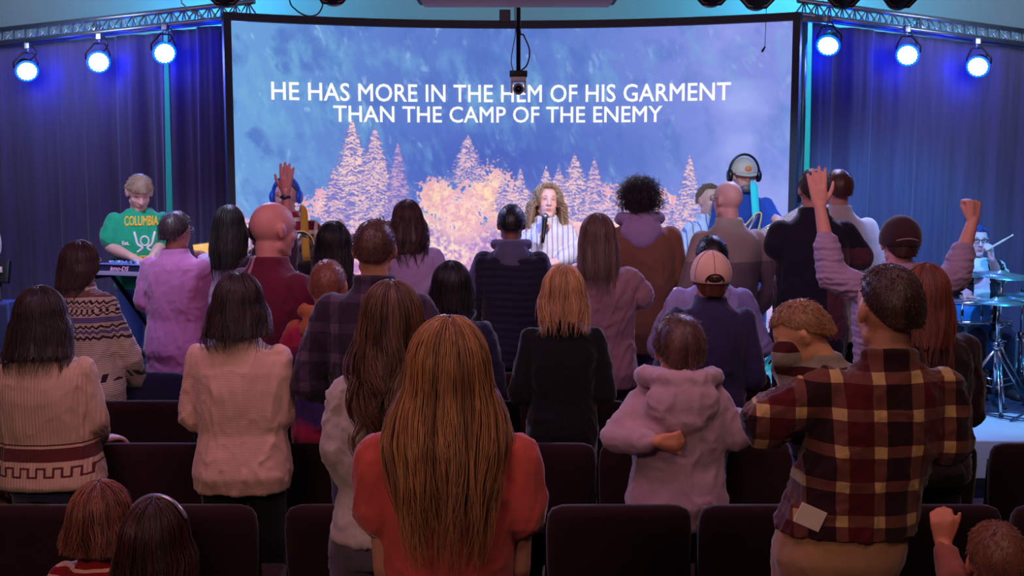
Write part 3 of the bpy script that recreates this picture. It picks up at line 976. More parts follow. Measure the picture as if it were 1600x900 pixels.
    # thin bare trunks
    for cx in (732, 905, 600):
        f = np.exp(-((X - cx - 2 * np.sin(Y / 30.)) / 1.1) ** 2) * smooth01((Y - 345) / 30.)
        C = mixc(C, (255, 226, 190), f * .7)
    # the lower right of the slide fades to plain lavender
    f = smooth01((X - 1085) / 50.) * smooth01((Y - 250) / 60.)
    C = mixc(C, (150, 158, 232), f * .75)
    f = smooth01((X - 1130) / 50.) * np.exp(-((Y - 452) / 22.) ** 2)
    C = mixc(C, (250, 205, 232), f)
    return np.clip(C, 0, 255)


def build_screen():
    nu, nv = 800, 446
    C = picture(nu, nv) / 255.0
    C = np.where(C <= .04045, C / 12.92, ((C + .055) / 1.055) ** 2.4)
    root = empty('projection_screen', (0, 9.0, STAGE_Z), 0, 'large curved projection screen in a dark frame showing song words over lit trees', 'screen')
    off = Vector((0, 9.0, STAGE_Z))
    u = np.linspace(0, 1, nu); v = np.linspace(0, 1, nv)
    x = (u - .5) * 2 * SW; y = 9.0 - .50 * (x / SW) ** 2
    # small creases of the cloth on the right and a soft ripple
    Xg, Zg = np.meshgrid(x, SZ1 + (SZ0 - SZ1) * v); Yg = np.repeat(y[None], nv, 0)
    P = np.stack([Xg, Yg - off.y, Zg - off.z], -1).reshape(-1, 3)
    idx = np.arange(nu * nv).reshape(nv, nu)
    F = np.stack([idx[:-1, :-1], idx[1:, :-1], idx[1:, 1:], idx[:-1, 1:]], -1).reshape(-1, 4)
    me = bpy.data.meshes.new('screen_cloth'); me.vertices.add(len(P)); me.vertices.foreach_set('co', P.astype('f').ravel())
    me.loops.add(F.size); me.loops.foreach_set('vertex_index', F.astype('i').ravel())
    me.polygons.add(len(F)); me.polygons.foreach_set('loop_start', np.arange(0, F.size, 4, dtype='i'))
    me.update(calc_edges=True)
    a = me.attributes.new('slide', 'FLOAT_COLOR', 'POINT')
    a.data.foreach_set('color', np.concatenate([C, np.ones(C.shape[:2] + (1,))], -1).astype('f').ravel())
    g = G('projected_slide'); at_ = g.attr('slide')
    me.materials.append(g.fin((.05, .05, .05), .9, spec=.05, emit=at_.outputs['Color'], estr=1.0))
    o = bpy.data.objects.new('screen_cloth', me); COL.objects.link(o); o.parent = root
    # backing gives the cloth thickness
    b = MB(); fr, bk = [], []
    for i in range(41):
        q = i / 40
        fr += [scr(q, 0, -.004) - off, scr(q, 1, -.004) - off]; bk += [scr(q, 0, -.02) - off, scr(q, 1, -.02) - off]
    fs = []
    for i in range(40):
        a_ = 2 * i
        fs += [(a_, a_ + 1, a_ + 3, a_ + 2), (82 + a_, 82 + a_ + 2, 82 + a_ + 3, 82 + a_ + 1), (a_, a_ + 2, 82 + a_ + 2, 82 + a_), (a_ + 1, 82 + a_ + 1, 82 + a_ + 3, a_ + 3)]
    b.raw(fr + bk, fs); b.build('backing', plain((30, 30, 36), .9, name='backing'), root)
    # frame
    fm = plain((20, 26, 40), .6, name='screen_frame')
    def frame_strip(u0, u1, v0, v1, nseg, name):
        m = MB(); rings = []
        for i in range(nseg + 1):
            t = i / nseg
            if nseg > 1:
                a0, a1 = u0 + (u1 - u0) * t, u0 + (u1 - u0) * t
                rings.append([scr(a0, v0, .03) - off, scr(a0, v1, .03) - off, scr(a0, v1, -.03) - off, scr(a0, v0, -.03) - off])
            else:
                vv = v0 + (v1 - v0) * t
                rings.append([scr(u0, vv, .03) - off, scr(u1, vv, .03) - off, scr(u1, vv, -.03) - off, scr(u0, vv, -.03) - off])
        m.loft(rings); return m.build(name, fm, root, smooth=False)
    frame_strip(-.012, 1.012, -.026, -.001, 40, 'frame_rail'); frame_strip(-.012, 1.012, 1.001, 1.02, 40, 'frame_rail')
    frame_strip(-.012, .000, -.02, 1.015, 1, 'frame_post'); frame_strip(1.000, 1.012, -.02, 1.015, 1, 'frame_post')
    for q in (.04, .96):
        m = MB(); p = scr(q, 1.01, 0) - off; m.rod((p.x, p.y, p.z), (p.x, p.y, .0), .03, 10); m.box((p.x, p.y, .02), (.5, .4, .04), bev=.01)
        m.build('frame_leg', fm, root, smooth=False)
    # words
    wm = glow((250, 250, 245), 1.05, 'white_words')
    for (txt, x0, x1, yt, yb) in (('HE HAS MORE IN THE HEM OF HIS GARMENT', 470, 1150, 136, 162), ('THAN THE CAMP OF THE ENEMY', 556, 1053, 169, 193)):
        cu = bpy.data.curves.new('words', 'FONT'); cu.body = txt; cu.size = 1; cu.offset = 0; cu.extrude = .003; cu.bevel_depth = .009; cu.bevel_resolution = 0; cu.resolution_u = 3; cu.space_character = 1.02
        to = bpy.data.objects.new('words', cu); COL.objects.link(to)
        bpy.context.view_layer.update()
        me = bpy.data.meshes.new_from_object(to.evaluated_get(bpy.context.evaluated_depsgraph_get()))
        bpy.data.objects.remove(to)
        bm = bmesh.new(); bm.from_mesh(me); bpy.data.meshes.remove(me)
        xs = sorted(q.co.x for q in bm.verts); mx0, mx1, my1 = xs[0], xs[-1], max(q.co.y for q in bm.verts)
        spans = []; seen = set()
        for v0 in bm.verts:
            if v0 in seen: continue
            st_ = [v0]; seen.add(v0); lo = hi = v0.co.x
            while st_:
                q = st_.pop(); lo = min(lo, q.co.x); hi = max(hi, q.co.x)
                for e_ in q.link_edges:
                    w2 = e_.other_vert(q)
                    if w2 not in seen: seen.add(w2); st_.append(w2)
            spans.append((lo, hi))
        spans.sort(); cuts = [mx0 - 1]; end = spans[0][1]
        for (lo, hi) in spans[1:]:
            if lo - end > .16: cuts.append((lo + end) / 2)
            end = max(end, hi)
        cuts.append(mx1 + 1)
        parts_ = []
        for lo, hi in zip(cuts, cuts[1:]):
            b2 = bm.copy(); bmesh.ops.delete(b2, geom=[q for q in b2.verts if not lo < q.co.x < hi], context='VERTS'); parts_.append(b2)
        for b2 in parts_:
            for q in b2.verts:
                uu = (x0 + (x1 - x0) * (q.co.x - mx0) / (mx1 - mx0) - 418) / (1232 - 418.)
                vv = (yb - (yb - yt) * q.co.y / my1 - 52) / (505 - 52.)
                q.co = scr(uu, vv, .006 + q.co.z) - off
            me = bpy.data.meshes.new('word'); b2.to_mesh(me); b2.free(); me.materials.append(wm)
            o = bpy.data.objects.new('word', me); COL.objects.link(o); o.parent = root
        bm.free()


build_screen()


# ------------------------------------------------------------------ curtains
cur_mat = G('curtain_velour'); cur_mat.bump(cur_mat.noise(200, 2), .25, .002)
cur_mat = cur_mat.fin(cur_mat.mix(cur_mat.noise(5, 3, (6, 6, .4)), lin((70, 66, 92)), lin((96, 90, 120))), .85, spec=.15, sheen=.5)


def curtain(p0, p1, label, seed, nf=22):
    """hanging panel between two top points p0, p1; folds deepen towards the floor"""
    p0 = Vector(p0); p1 = Vector(p1); L = (Vector((p1.x, p1.y)) - Vector((p0.x, p0.y))).length
    nx = int(L * 110); nz = 44; rs = np.random.RandomState(seed)
    d = Vector((p1.x - p0.x, p1.y - p0.y, 0)).normalized(); nrm = Vector((d.y, -d.x, 0))
    ph = rs.rand(6) * 6
    def fold(s, t):
        w = .75 * math.sin(s * nf / L * .20 * 2 * math.pi + ph[0] + 1.1 * math.sin(s * 3.1 + ph[1]) + .3 * t) + .34 * math.sin(s * nf / L * 2 * math.pi * .43 + ph[2] + .9 * math.sin(s * 5 + ph[3]) + .4 * t) \
            + .07 * math.sin(s * nf / L * 2 * math.pi * 1.1 + ph[3] + .9 * t)
        e = .5 + .5 * math.sin(s * 1.9 + ph[4])          # some stretches hang nearly flat
        w = math.copysign(abs(w) ** .8, w)
        return w * (.015 + .095 * e ** 1.6) * (.45 + .7 * t)
    V = []; F = []
    for off in (0, .012):
        for i in range(nx + 1):
            s = L * i / nx; top = p0 + (p1 - p0) * (i / nx)
            for j in range(nz + 1):
                t = j / nz; z = top.z + (STAGE_Z + .015 - top.z) * t
                q = nrm * (fold(s, t) - off)
                V.append((top.x + q.x - p0.x, top.y + q.y - p0.y, z - STAGE_Z))
    N = (nx + 1) * (nz + 1); W = nz + 1
    for i in range(nx):
        for j in range(nz):
            a = i * W + j
            F.append((a, a + 1, a + W + 1, a + W)); F.append((N + a, N + a + W, N + a + W + 1, N + a + 1))
        a = i * W; F.append((a, a + W, N + a + W, N + a)); a = i * W + nz; F.append((a, N + a, N + a + W, a + W))
    for j in range(nz):
        F.append((j, N + j, N + j + 1, j + 1)); a = nx * W + j; F.append((a, a + 1, N + a + 1, N + a))
    o = mesh_obj('stage_curtain', V, F, cur_mat, None, True, (p0.x, p0.y, STAGE_Z))
    tag(o, label, 'curtain')
    return o


YI, YO = 9.15, 9.75      # inner and outer distance of truss and curtain line
def ct(px, py):
    """point on the curtain line left or right for photo column px"""
    t = (385 - px) / 385. if px < 800 else (px - 1268) / 332.
    return at(px, py, YI + (YO - YI) * t + .12)
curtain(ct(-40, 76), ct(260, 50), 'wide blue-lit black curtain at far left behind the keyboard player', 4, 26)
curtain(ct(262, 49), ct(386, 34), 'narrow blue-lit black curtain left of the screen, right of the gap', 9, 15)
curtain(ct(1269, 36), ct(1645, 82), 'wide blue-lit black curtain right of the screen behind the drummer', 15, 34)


# ------------------------------------------------------------------ truss
alu = plain((150, 155, 165), .35, .9, name='aluminium')
dark_metal = plain((26, 26, 30), .45, .3, name='dark_metal')


def truss(a, b, label, h=.115):
    a = Vector(a); b = Vector(b); root = empty('lighting_truss', a, 0, label, 'truss', None)
    d = (b - a); L = d.length; d.normalize(); side = Vector((d.y, -d.x, 0)).normalized() * (h * .55)
    up = Vector((0, 0, h))
    rails = [up, -side, side]
    for r in rails:
        m = MB(); m.rod(r, r + d * L, .019 if r is not up else .021, 12); m.build('chord', alu, root)
    m = MB(); n = int(L / .11)
    for i in range(n):
        p = d * (L * i / n); q = d * (L * (i + .5) / n); e = d * (L * (i + 1) / n)
        for s in (-side, side):
            m.rod(p + s, q + up, .0065, 6); m.rod(q + up, e + s, .0065, 6)
        m.rod(p - side, q + side, .005, 6)
    m.build('lacing', alu, root)
    for f in (.46,):
        m = MB(); p = d * (L * f)
        m.rod(p - side, p + up, .016, 8); m.rod(p + side, p + up, .016, 8); m.rod(p + side, p - side, .016, 8)
        m.build('joint_frame', alu, root)
    return root


tl = truss(at(-40, 73, YO + .04), at(398, 26, YI - .02), 'aluminium lighting truss above the left curtains')
tr = truss(at(1246, 24, YI - .02), at(1640, 76, YO + .04), 'aluminium lighting truss above the right curtain')


def truss_stand(px, label):
    p = at(px, 30, YI - .04)
    root = empty('truss_stand', (p.x, p.y, STAGE_Z), 0, label, 'stand')
    MB().rod((0, 0, 0), (0, 0, 1.5), .03, 14).build('lower_tube', alu, root)
    MB().rod((0, 0, 1.45), (0, 0, p.z - STAGE_Z - .02), .023, 14).build('upper_tube', alu, root)
    m = MB(); m.lathe([(.03, 0), (.05, .01), (.05, .09), (.03, .10)], (0, 0, 1.42)); m.cap((.05, 0, 1.47), (.10, 0, 1.47), .012); m.build('clamp_collar', dark_metal, root)
    for a_ in (0.5, 2.6, 4.7):
        m = MB(); m.rod((0, 0, .45), (.32 * math.cos(a_), .32 * math.sin(a_), .02), .014, 8); m.build('leg', alu, root)
    m = MB(); m.box((0, 0, p.z - STAGE_Z), (.30, .06, .05), bev=.006); m.build('top_bar', alu, root)
    return root


truss_stand(388, 'upright pipe stand holding the inner end of the left truss')
truss_stand(1258, 'upright pipe stand holding the inner end of the right truss')

# ------------------------------------------------------------------ LED par cans
led_core = glow((190, 225, 255), 9.0, 'led_white')
halo_blue = glow((0, 60, 255), 6.0, 'halo_blue')  # glow colour of the imitated halo


def par_can(p, aim, label, r=.078, hang=.13, group=None):
    """p centre of the face; aim: direction the face looks"""
    f = Vector(aim).normalized(); p = Vector(p)
    root = empty('par_light', p, 0, label, 'stage light', group)
    M = f.to_track_quat('Z', 'Y').to_matrix()
    MB().lathe([(0, -.13), (r * .7, -.13), (r * .85, -.10), (r * .9, -.03), (r * 1.10, -.012), (r * 1.12, .004), (r * 1.02, .006), (r * 1.02, -.004), (0, -.004)], n=32, M=M).build('housing', dark_metal, root)
    face = MB(); spots = [(0, 0)]
    for (cnt, rad) in ((6, .36), (12, .70), (18, .96)):
        spots += [(rad * math.cos(2 * math.pi * i / cnt), rad * math.sin(2 * math.pi * i / cnt)) for i in range(cnt)]
    face.lathe([(0, .0), (r * .90, .0), (r * .90, .003), (0, .004)], n=32, M=M)
    face.build('led_panel', led_core, root)
    d = MB()
    for (x, y) in spots:
        c = M @ Vector((x * r * .93, y * r * .93, .003)); d.ell(c, (r * .115, r * .115, r * .115), n=8, m=6)
    d.build('led_lens', led_core, root)
    ring = MB(); T = np.linspace(0, 2 * math.pi, 33)
    ring.tube([M @ Vector((r * 1.05 * math.cos(t), r * 1.05 * math.sin(t), .001)) for t in T], .010, 6); ring.build('halo_ring', halo_blue, root)  # added glowing ring, imitates the blue halo round the white face
    y = MB()
    top = Vector((0, .04, r + hang * .55))
    sx = M @ Vector((1, 0, 0)); sx = Vector((1, 0, 0)) if abs(sx.x) < .2 else sx * math.copysign(1, sx.x); sx.z = 0; sx.normalize()
    back = f * -.06
    for q in (-1, 1):
        y.tube([back + sx * (q * r * 1.15), back * .6 + sx * (q * r * 1.2) + Vector((0, 0, r * .7)), top + sx * (q * r * .5), top], .007, 6)
    y.build('yoke', dark_metal, root)
    c = MB(); c.rod(top, top + Vector((0, 0, hang * .35)), .010, 8); c.box(top + Vector((0, 0, hang * .42)), (.045, .06, .055), bev=.008); c.build('clamp', alu, root)
    cb = MB(); cb.tube(catmull([back * 1.9, back * 2 + Vector((.05, 0, .04)), top + Vector((.06, .02, .0)), top + Vector((.02, .03, hang * .5))], 6), .005, 6); cb.build('power_cable', dark_metal, root)
    # the beam, plus added point lights that put a blue halo on the drape
    l = spot_light('par_beam', p + f * .03, p + f * 4, 95, 60, (.10, .16, 1.0), .05, .9)
    for (ox, oz) in ((-.12, .01), (.12, .01), (0, -.12)):
        point_light('par_halo', p + Vector((ox, .08, oz)), 2.6, (.0, .02, 1.0), .03)
    return root


PARS = [(42, 111, (.62, -1, -.62), 'leftmost par light glowing blue over the left curtain'), (154, 97, (.50, -1, -.42), 'second par light from the left edge, glowing blue'),
        (257, 83, (.52, -1, -.48), 'blue glowing par light above the gap between the left curtains'), (366, 65, (.42, -1, -.34), 'blue glowing par light nearest the screen on the left truss'),
        (1294, 71, (-.45, -1, -.75), 'blue glowing par light nearest the screen on the right truss'), (1418, 86, (-.50, -1, -.45), 'middle one of the three blue par lights on the right truss'),
        (1528, 104, (-.62, -1, -.55), 'rightmost par light glowing blue over the right curtain')]
for (px, py, aim, lab) in PARS:
    t = (385 - px) / 385. if px < 800 else (px - 1268) / 332.
    par_can(at(px, py, YI + (YO - YI) * t - .16), aim, lab, group='blue par lights on the side trusses')

# ------------------------------------------------------------------ things hanging from the ceiling
CZ = 3.85
bar = MB().rod((-3.2, 6.0, 3.12), (3.4, 6.0, 3.12), .025, 12).build('lighting_bar', dark_metal); tag(bar, 'long dark pipe holding the wash lights over the seats', 'pipe')
for x in (-3.0, -1.2, 1.3, 3.2):
    m = MB(); m.rod((x, 6.0, 3.12), (x, 6.0, CZ - .002), .012, 8)
    m.build('drop_rod', dark_metal, bar)


def wash_head(px, ybot, label):
    p = at(px, ybot, 6.0); root = empty('wash_light', (p.x, 6.0, 3.12), 0, label, 'stage light', 'dark wash lights along the top edge')
    zb = p.z - 3.12
    m = MB(); Mr = Matrix.Rotation(.75, 3, 'X')
    m.lathe([(0, -.10), (.05, -.10), (.072, -.07), (.078, .06), (.072, .075), (0, .075)], (0, 0, zb + .10), 24, Mr); m.build('housing', dark_metal, root)
    y = MB(); y.tube([(-.095, 0, zb + .12), (-.09, 0, zb + .06), (-.045, 0, zb + .012), (.045, 0, zb + .012), (.09, 0, zb + .06), (.095, 0, zb + .12), (.06, 0, zb + .20), (0, 0, zb + .23), (-.06, 0, zb + .20), (-.095, 0, zb + .12)], .012, 8)
    y.build('yoke', dark_metal, root)
    c = MB(); c.rod((0, 0, zb + .2), (0, 0, 0), .010, 8); c.box((0, 0, -.01), (.05, .07, .06), bev=.008); c.build('clamp', dark_metal, root)
    lens = MB(); lens.lathe([(0, .076), (.066, .076), (.066, .079), (0, .08)], (0, 0, zb + .10), 24, Mr); lens.build('lens', glow((120, 150, 255), 1.2, 'lens'), root)


for (px, yb, lab) in ((352, 9, 'dark wash light hanging over the left truss end'), (520, 7, 'dark wash light hanging above the upper left of the screen'), (1112, 9, 'small dark wash light above the upper right of the screen'),
                      (1183, 14, 'dark wash light with curved yoke above the right screen corner'), (1318, 12, 'dark wash light over the inner end of the right truss'), (1406, 13, 'rightmost dark wash light above the right truss')):
    wash_head(px, yb, lab)

# long dark casing over the middle
a, b = at(650, 6, 5.5), at(965, 6, 5.5)
ch = empty('ceiling_casing', ((a.x + b.x) / 2, 5.5, a.z), 0, 'long dark maroon casing with pale lower edge hanging over the screen', 'casing')
MB().box((0, 0, .085), (b.x - a.x, .30, .15), bev=.02).build('casing_body', plain((22, 6, 14), .7, name='casing'), ch)
MB().box((0, -.02, .004), (b.x - a.x - .06, .27, .012), bev=.004).build('lower_trim', plain((190, 160, 185), .5, name='trim_strip'), ch)
for q in (-.35, .35): MB().rod((q, 0, .15), (q, 0, CZ - a.z), .012, 8).build('hanger', dark_metal, ch)

# camera on a drop pole
p = at(810, 148, 6.6)
cr = empty('ceiling_camera', (p.x, 6.6, p.z), 0, 'white robotic camera hanging on a black pole in front of the screen', 'camera')
MB().rod((0, 0, .13), (0, 0, CZ - p.z), .0125, 12).build('pole', dark_metal, cr)
MB().box((0, 0, .115), (.10, .09, .035), bev=.005).build('mount_plate', dark_metal, cr)
wp = plain((205, 205, 215), .4, name='white_plastic')
MB().box((0, 0, .085), (.086, .09, .03), bev=.008).build('camera_base', wp, cr)
for q in (-1, 1): MB().box((q * .038, 0, .045), (.012, .05, .07), bev=.005).build('yoke_arm', wp, cr)
m = MB(); m.ell((0, 0, .032), (.031, .034, .033), n=20, m=14); hd = m.build('camera_head', plain((150, 145, 160), .4, name='grey_plastic'), cr)
m = MB(); m.lathe([(0, 0), (.018, 0), (.020, .006), (0, .008)], (0, -.030, .030), 20, Matrix.Rotation(math.pi / 2, 3, 'X')); m.build('lens', plain((20, 18, 24), .1, name='lens_glass'), hd)
m = MB(); m.tube(catmull([(.01, 0, .13), (.05, 0, .17), (.062, 0, .25), (.03, 0, .33), (.008, 0, .38), (.012, 0, .8), (.012, 0, CZ - p.z)], 8), .005, 6)
m.tube(catmull([(-.03, 0, .13), (-.04, 0, .20), (-.015, 0, .36), (-.02, 0, .5), (-.022, 0, CZ - p.z)], 8), .003, 6); m.build('cable', dark_metal, cr)

# little box on the top rail of the screen
p = at(789, 44, 8.99)
tag(MB().box((0, 0, .05), (.085, .07, .095), bev=.006).build('sensor_box', plain((18, 22, 34), .5, name='sensor'), None, True, (p.x, p.y, SZ1 + .042)), 'small black box standing on the top rail of the screen', 'box')
# hanging microphone
p = at(1195, 80, 8.0)
hm = empty('hanging_microphone', (p.x, 8.0, p.z), 0, 'tiny microphone on a thin cord in front of the right screen corner', 'microphone')
MB().tube([(0.0, 0, .03), (.004, 0, .3), (0, 0, CZ - p.z)], .0022, 6).build('cord', dark_metal, hm)
MB().cap((0, 0, .028), (-.018, -.006, 0), .006, .008).build('capsule', dark_metal, hm)
# loose cable loop
m = MB(); pts = [at(x, y, 8.3) for (x, y) in ((450, -60), (452, -2), (462, 15), (480, 25), (496, 22), (504, 8), (500, -5), (497, -60))]
tag(m.tube(catmull(pts, 8), .006, 6).build('cable_loop', dark_metal), 'black cable hanging in a loop above the left of the screen', 'cable')
m = MB(); pts = [at(x, y, 8.8) for (x, y) in ((280, -60), (283, -2), (288, 8), (298, 17), (330, 30), (392, 24))]
tag(m.tube(catmull(pts, 8), .006, 6).build('cable', plain((170, 180, 190), .5, name='cable')), 'pale cable drooping onto the left truss', 'cable')

# ------------------------------------------------------------------ loudspeakers either side of the screen
def speaker(px, y0, y1, w, Y, rgb, label, stand=True):
    a_ = at(px, y0, Y); b_ = at(px, y1, Y); h = a_.z - b_.z
    root = empty('loudspeaker', (b_.x, Y, STAGE_Z), 0, label, 'speaker')
    zc = b_.z - STAGE_Z + h / 2
    MB().box((0, 0, zc), (w, w * .9, h), bev=.012).build('cabinet', plain(rgb, .55, name='cabinet'), root)
    MB().box((0, -w * .45, zc), (w * .86, .012, h * .9), bev=.004).build('grille', plain(tuple(int(v * .6) for v in rgb), .7, name='grille'), root)
    if stand:
        MB().rod((0, 0, .0), (0, 0, zc - h / 2), .018, 12).build('pole', dark_metal, root)
        for t in (0.4, 2.5, 4.6): MB().rod((0, 0, .40), (.28 * math.cos(t), .28 * math.sin(t), .012), .010, 8).build('leg', dark_metal, root)


speaker(404, 284, 330, .12, 9.62, (20, 60, 150), 'small blue speaker on a stand left of the screen')
speaker(1256, 296, 350, .13, 9.62, (16, 26, 40), 'dark speaker on a stand right of the screen')
speaker(2, 470, 545, .22, 7.9, (60, 70, 130), 'dark bluish floor speaker at the left edge of the stage', False)


# ------------------------------------------------------------------ church chairs
pad = fabric((40, 9, 16), 'plain'); pad.name = 'upholstery'
navy_pad = fabric((38, 38, 74), 'plain')
chair_metal = plain((60, 40, 36), .4, .8, name='chair_frame')
LABC = 'padded stacking chair with maroon seat in the '
proto = {}


def chair(x, Y, label, mat=pad, group=None):
    if mat not in proto:
        root = empty('church_chair', (x, Y, 0), 0, label, 'chair', group)
        m = MB(); rings = []
        for (z, hw, dy, th) in ((.47, .215, .0, .028), (.52, .232, -.002, .034), (.64, .242, -.010, .036), (.76, .245, -.020, .036), (.815, .240, -.026, .034), (.838, .228, -.028, .028), (.850, .200, -.029, .018), (.853, .17, -.029, .006)):
            rings.append([Vector((hw * math.copysign(abs(math.cos(t)) ** .35, math.cos(t)), -dy * -1 + .02 + th * math.copysign(abs(math.sin(t)) ** .6, math.sin(t)) - .03 * (1 - (math.cos(t)) ** 2) * 0, z)) for t in np.linspace(0, 2 * math.pi, 32, endpoint=False)])
        m.loft(rings); m.build('backrest', mat, root)
        m = MB(); m.box((0, .27, .435), (.49, .44, .085), bev=.03); m.build('seat', mat, root)
        for q in (-1, 1):
            m = MB(); m.tube(catmull([(q * .235, .015, .80 - .02), (q * .238, .03, .5), (q * .235, .06, .38), (q * .235, -.02, .01)], 5), .011, 8); m.build('back_leg', chair_metal, root)
            m = MB(); m.tube(catmull([(q * .235, .06, .395), (q * .235, .40, .395), (q * .235, .455, .37), (q * .235, .47, .01)], 5), .011, 8); m.build('front_leg', chair_metal, root)
        m = MB(); m.rod((-.235, .40, .385), (.235, .40, .385), .009, 8); m.build('seat_rail', chair_metal, root)
        m = MB(); m.box((0, -.028, .52), (.28, .012, .08), bev=.004); m.build('card_pocket', mat, root)
        proto[mat] = root
        return root
    src = proto[mat]; r = src.copy(); COL.objects.link(r); r.location = (x, Y, 0); r['label'] = label
    if group: r['group'] = group
    for c in src.children:
        k = c.copy(); COL.objects.link(k); k.parent = r
    return r


ROWS = [(3.77, [-1.62, -1.10, -.52, 0.36, .87, 1.40, 1.92], 'nearest full row'), (4.62, [-1.98, -1.46, -.95, -.44, .10, .60, 1.12, 1.66, 2.20], 'second row of seats'),
        (5.46, [-2.30, -1.78, -1.26, -.72, -.20, .32, .84, 1.36, 1.88], 'third row of seats'), (6.20, [-2.55, -2.02, -1.50, -.95, -.42, .12, .65, 1.17], 'front row of seats')]
ORD = ['leftmost', 'second from the left', 'third from the left', 'fourth from the left', 'fifth from the left', 'sixth from the left', 'seventh from the left', 'eighth from the left', 'ninth from the left']
for (Y, xs, nm) in ROWS:
    for i, x in enumerate(xs):
        mt = navy_pad if (Y > 6 and i == 1) else pad
        lab = 'navy blue padded chair beside the hem of the cream patterned sweater' if mt is navy_pad else 'maroon padded church chair, %s in the %s' % (ORD[i], nm)
        chair(x, Y, lab, mt, 'padded chairs in rows')
chair(-.85, 2.40, 'maroon padded chair under the dark-haired child', pad, 'padded chairs in rows')
chair(1.20, 2.50, 'maroon padded chair under the small child at the lower right corner', pad, 'padded chairs in rows')


# ------------------------------------------------------------------ guitars
def guitar(name, label, neck_a, neck_b, body_dir, rgb, strap_pts, strap_rgb, roll=0, kind='electric', scale=1.0):
    """neck_a: where neck meets body, neck_b: nut end (world); body hangs from neck_a"""
    A = Vector(neck_a); B = Vector(neck_b); root = empty(name, A, 0, label, 'guitar')
    x = (B - A).normalized(); f = Vector(body_dir).normalized(); y = f.cross(x).normalized(); f = x.cross(y).normalized()
    M = Matrix((x, y, f)).transposed(); L = (B - A).length
    out = [(.02, .03), (.02, .10), (-.02, .155), (-.09, .165), (-.15, .125), (-.20, .115), (-.27, .150), (-.35, .175), (-.42, .150), (-.455, .08), (-.46, 0)]
    if kind == 'bass': out = [(.0, .03), (.07, .10), (.10, .15), (.05, .165), (-.05, .13), (-.15, .110), (-.24, .150), (-.33, .17), (-.40, .14), (-.43, .07), (-.435, 0)]
    low = [(px_, -py_) for (px_, py_) in out[::-1]]; o2 = catmull([(a_, b_, 0) for (a_, b_) in out + low], 4)
    o2 = [p for p in o2]
    m = MB(); th = .022 if kind != 'hollow' else .035
    rings = []
    for (z, s_) in ((-th, .93), (-th * .7, .99), (th * .7, .99), (th, .93)):
        rings.append([M @ Vector(((p.x + .2) * s_ - .2, p.y * s_, z)) * scale for p in o2])
    m.loft(rings); m.build('guitar_body', plain(rgb, .2, name='lacquer'), root)
    e = MB(); e.tube([M @ Vector((p.x * 1.0, p.y * 1.0, th * .9)) * scale for p in o2 + [o2[0]]], .006, 6); e.build('binding', plain((226, 190, 120), .3, name='binding'), root)
    m = MB(); m.box((L / 2, 0, .018), (L, .052, .022), bev=.006); m.box((-.02, 0, .022), (.10, .056, .016), bev=.004); m.v = [tuple(M @ Vector(v)) for v in m.v]; nk = m.build('neck', plain((176, 120, 84), .4, name='neck_wood'), root)
    m = MB(); m.box((L / 2 - .02, 0, .032), (L + .1, .050, .006)); m.v = [tuple(M @ Vector(v)) for v in m.v]; m.build('fretboard', plain((190, 150, 130), .45, name='fretboard'), nk, False)
    m = MB()
    for i in range(19):
        q = L * (1 - 2 ** (-(i + 1) / 12) * 1.0) if False else L - (L + .25) * (1 - 2 ** (-(i + 1) / 12.))
        m.box((q, 0, .036), (.003, .050, .003))
    m.v = [tuple(M @ Vector(v)) for v in m.v]; m.build('frets', plain((220, 220, 225), .25, .9, name='fret_metal'), nk, False)
    m = MB(); m.box((L + .085, -.008, .012), (.17, .075, .016), bev=.006); m.v = [tuple(M @ Vector(v)) for v in m.v]; h_ = m.build('headstock', plain(rgb, .3, name='lacquer'), nk)
    n_s = 4 if kind == 'bass' else 6
    m = MB()
    for i in range(n_s): m.rod((L + .03 + i * .13 / n_s, .03, .012), (L + .03 + i * .13 / n_s, .058, .012), .006, 8); m.ell((L + .03 + i * .13 / n_s, .064, .012), (.009, .009, .007), n=8, m=6)
    m.v = [tuple(M @ Vector(v)) for v in m.v]; m.build('tuning_pegs', plain((220, 220, 225), .2, .9, name='chrome'), h_)
    m = MB()
    for i in range(n_s):
        q = (i - (n_s - 1) / 2) * .042 / (n_s - 1) * 1.0; m.rod((-.30 * scale, q * 1.2, .040), (L + .01, q, .040), .0014, 4)
    m.v = [tuple(M @ Vector(v)) for v in m.v]; m.build('strings', plain((225, 225, 230), .25, .8, name='string'), root)
    m = MB(); m.box((-.31 * scale, 0, .034), (.03, .09, .014), bev=.003)
    if kind != 'hollow': m.box((-.12 * scale, 0, .028), (.03, .08, .014), bev=.003); m.box((-.22 * scale, 0, .028), (.03, .08, .014), bev=.003)
    m.v = [tuple(M @ Vector(v)) for v in m.v]; m.build('bridge', plain((200, 205, 215), .25, .9, name='chrome'), root)
    if kind == 'hollow':
        for q in (-1, 1):
            m = MB(); m.tube([M @ Vector((-.14 - .12 * t, q * (.085 + .014 * math.sin(t * 6.28)), th + .001)) for t in np.linspace(0, 1, 12)], .006, 6); m.build('sound_hole', plain((190, 215, 250), .3, name='sound_hole'), root)
    if strap_pts:
        P = catmull([Vector(p) - A for p in strap_pts], 8); w = .026; V = []; F = []
        for i, p in enumerate(P):
            t_ = (P[min(i + 1, len(P) - 1)] - P[max(0, i - 1)]).normalized(); s_ = t_.cross(Vector((0, 1, .0))).normalized() * w; nn = s_.cross(t_).normalized() * .002
            V += [p + s_ + nn, p - s_ + nn, p - s_ - nn, p + s_ - nn]
        m = MB(); m.loft([V[i:i + 4] for i in range(0, len(V), 4)]); m.build('strap', fabric(strap_rgb), root)
    return root


# ------------------------------------------------------------------ drum kit
chrome = plain((210, 214, 222), .18, 1.0, name='chrome')
brass = plain((150, 190, 190), .25, .8, name='cymbal_bronze')


def lift(m, M, c): m.v = [tuple(M @ Vector(v) + Vector(c)) for v in m.v]; return m


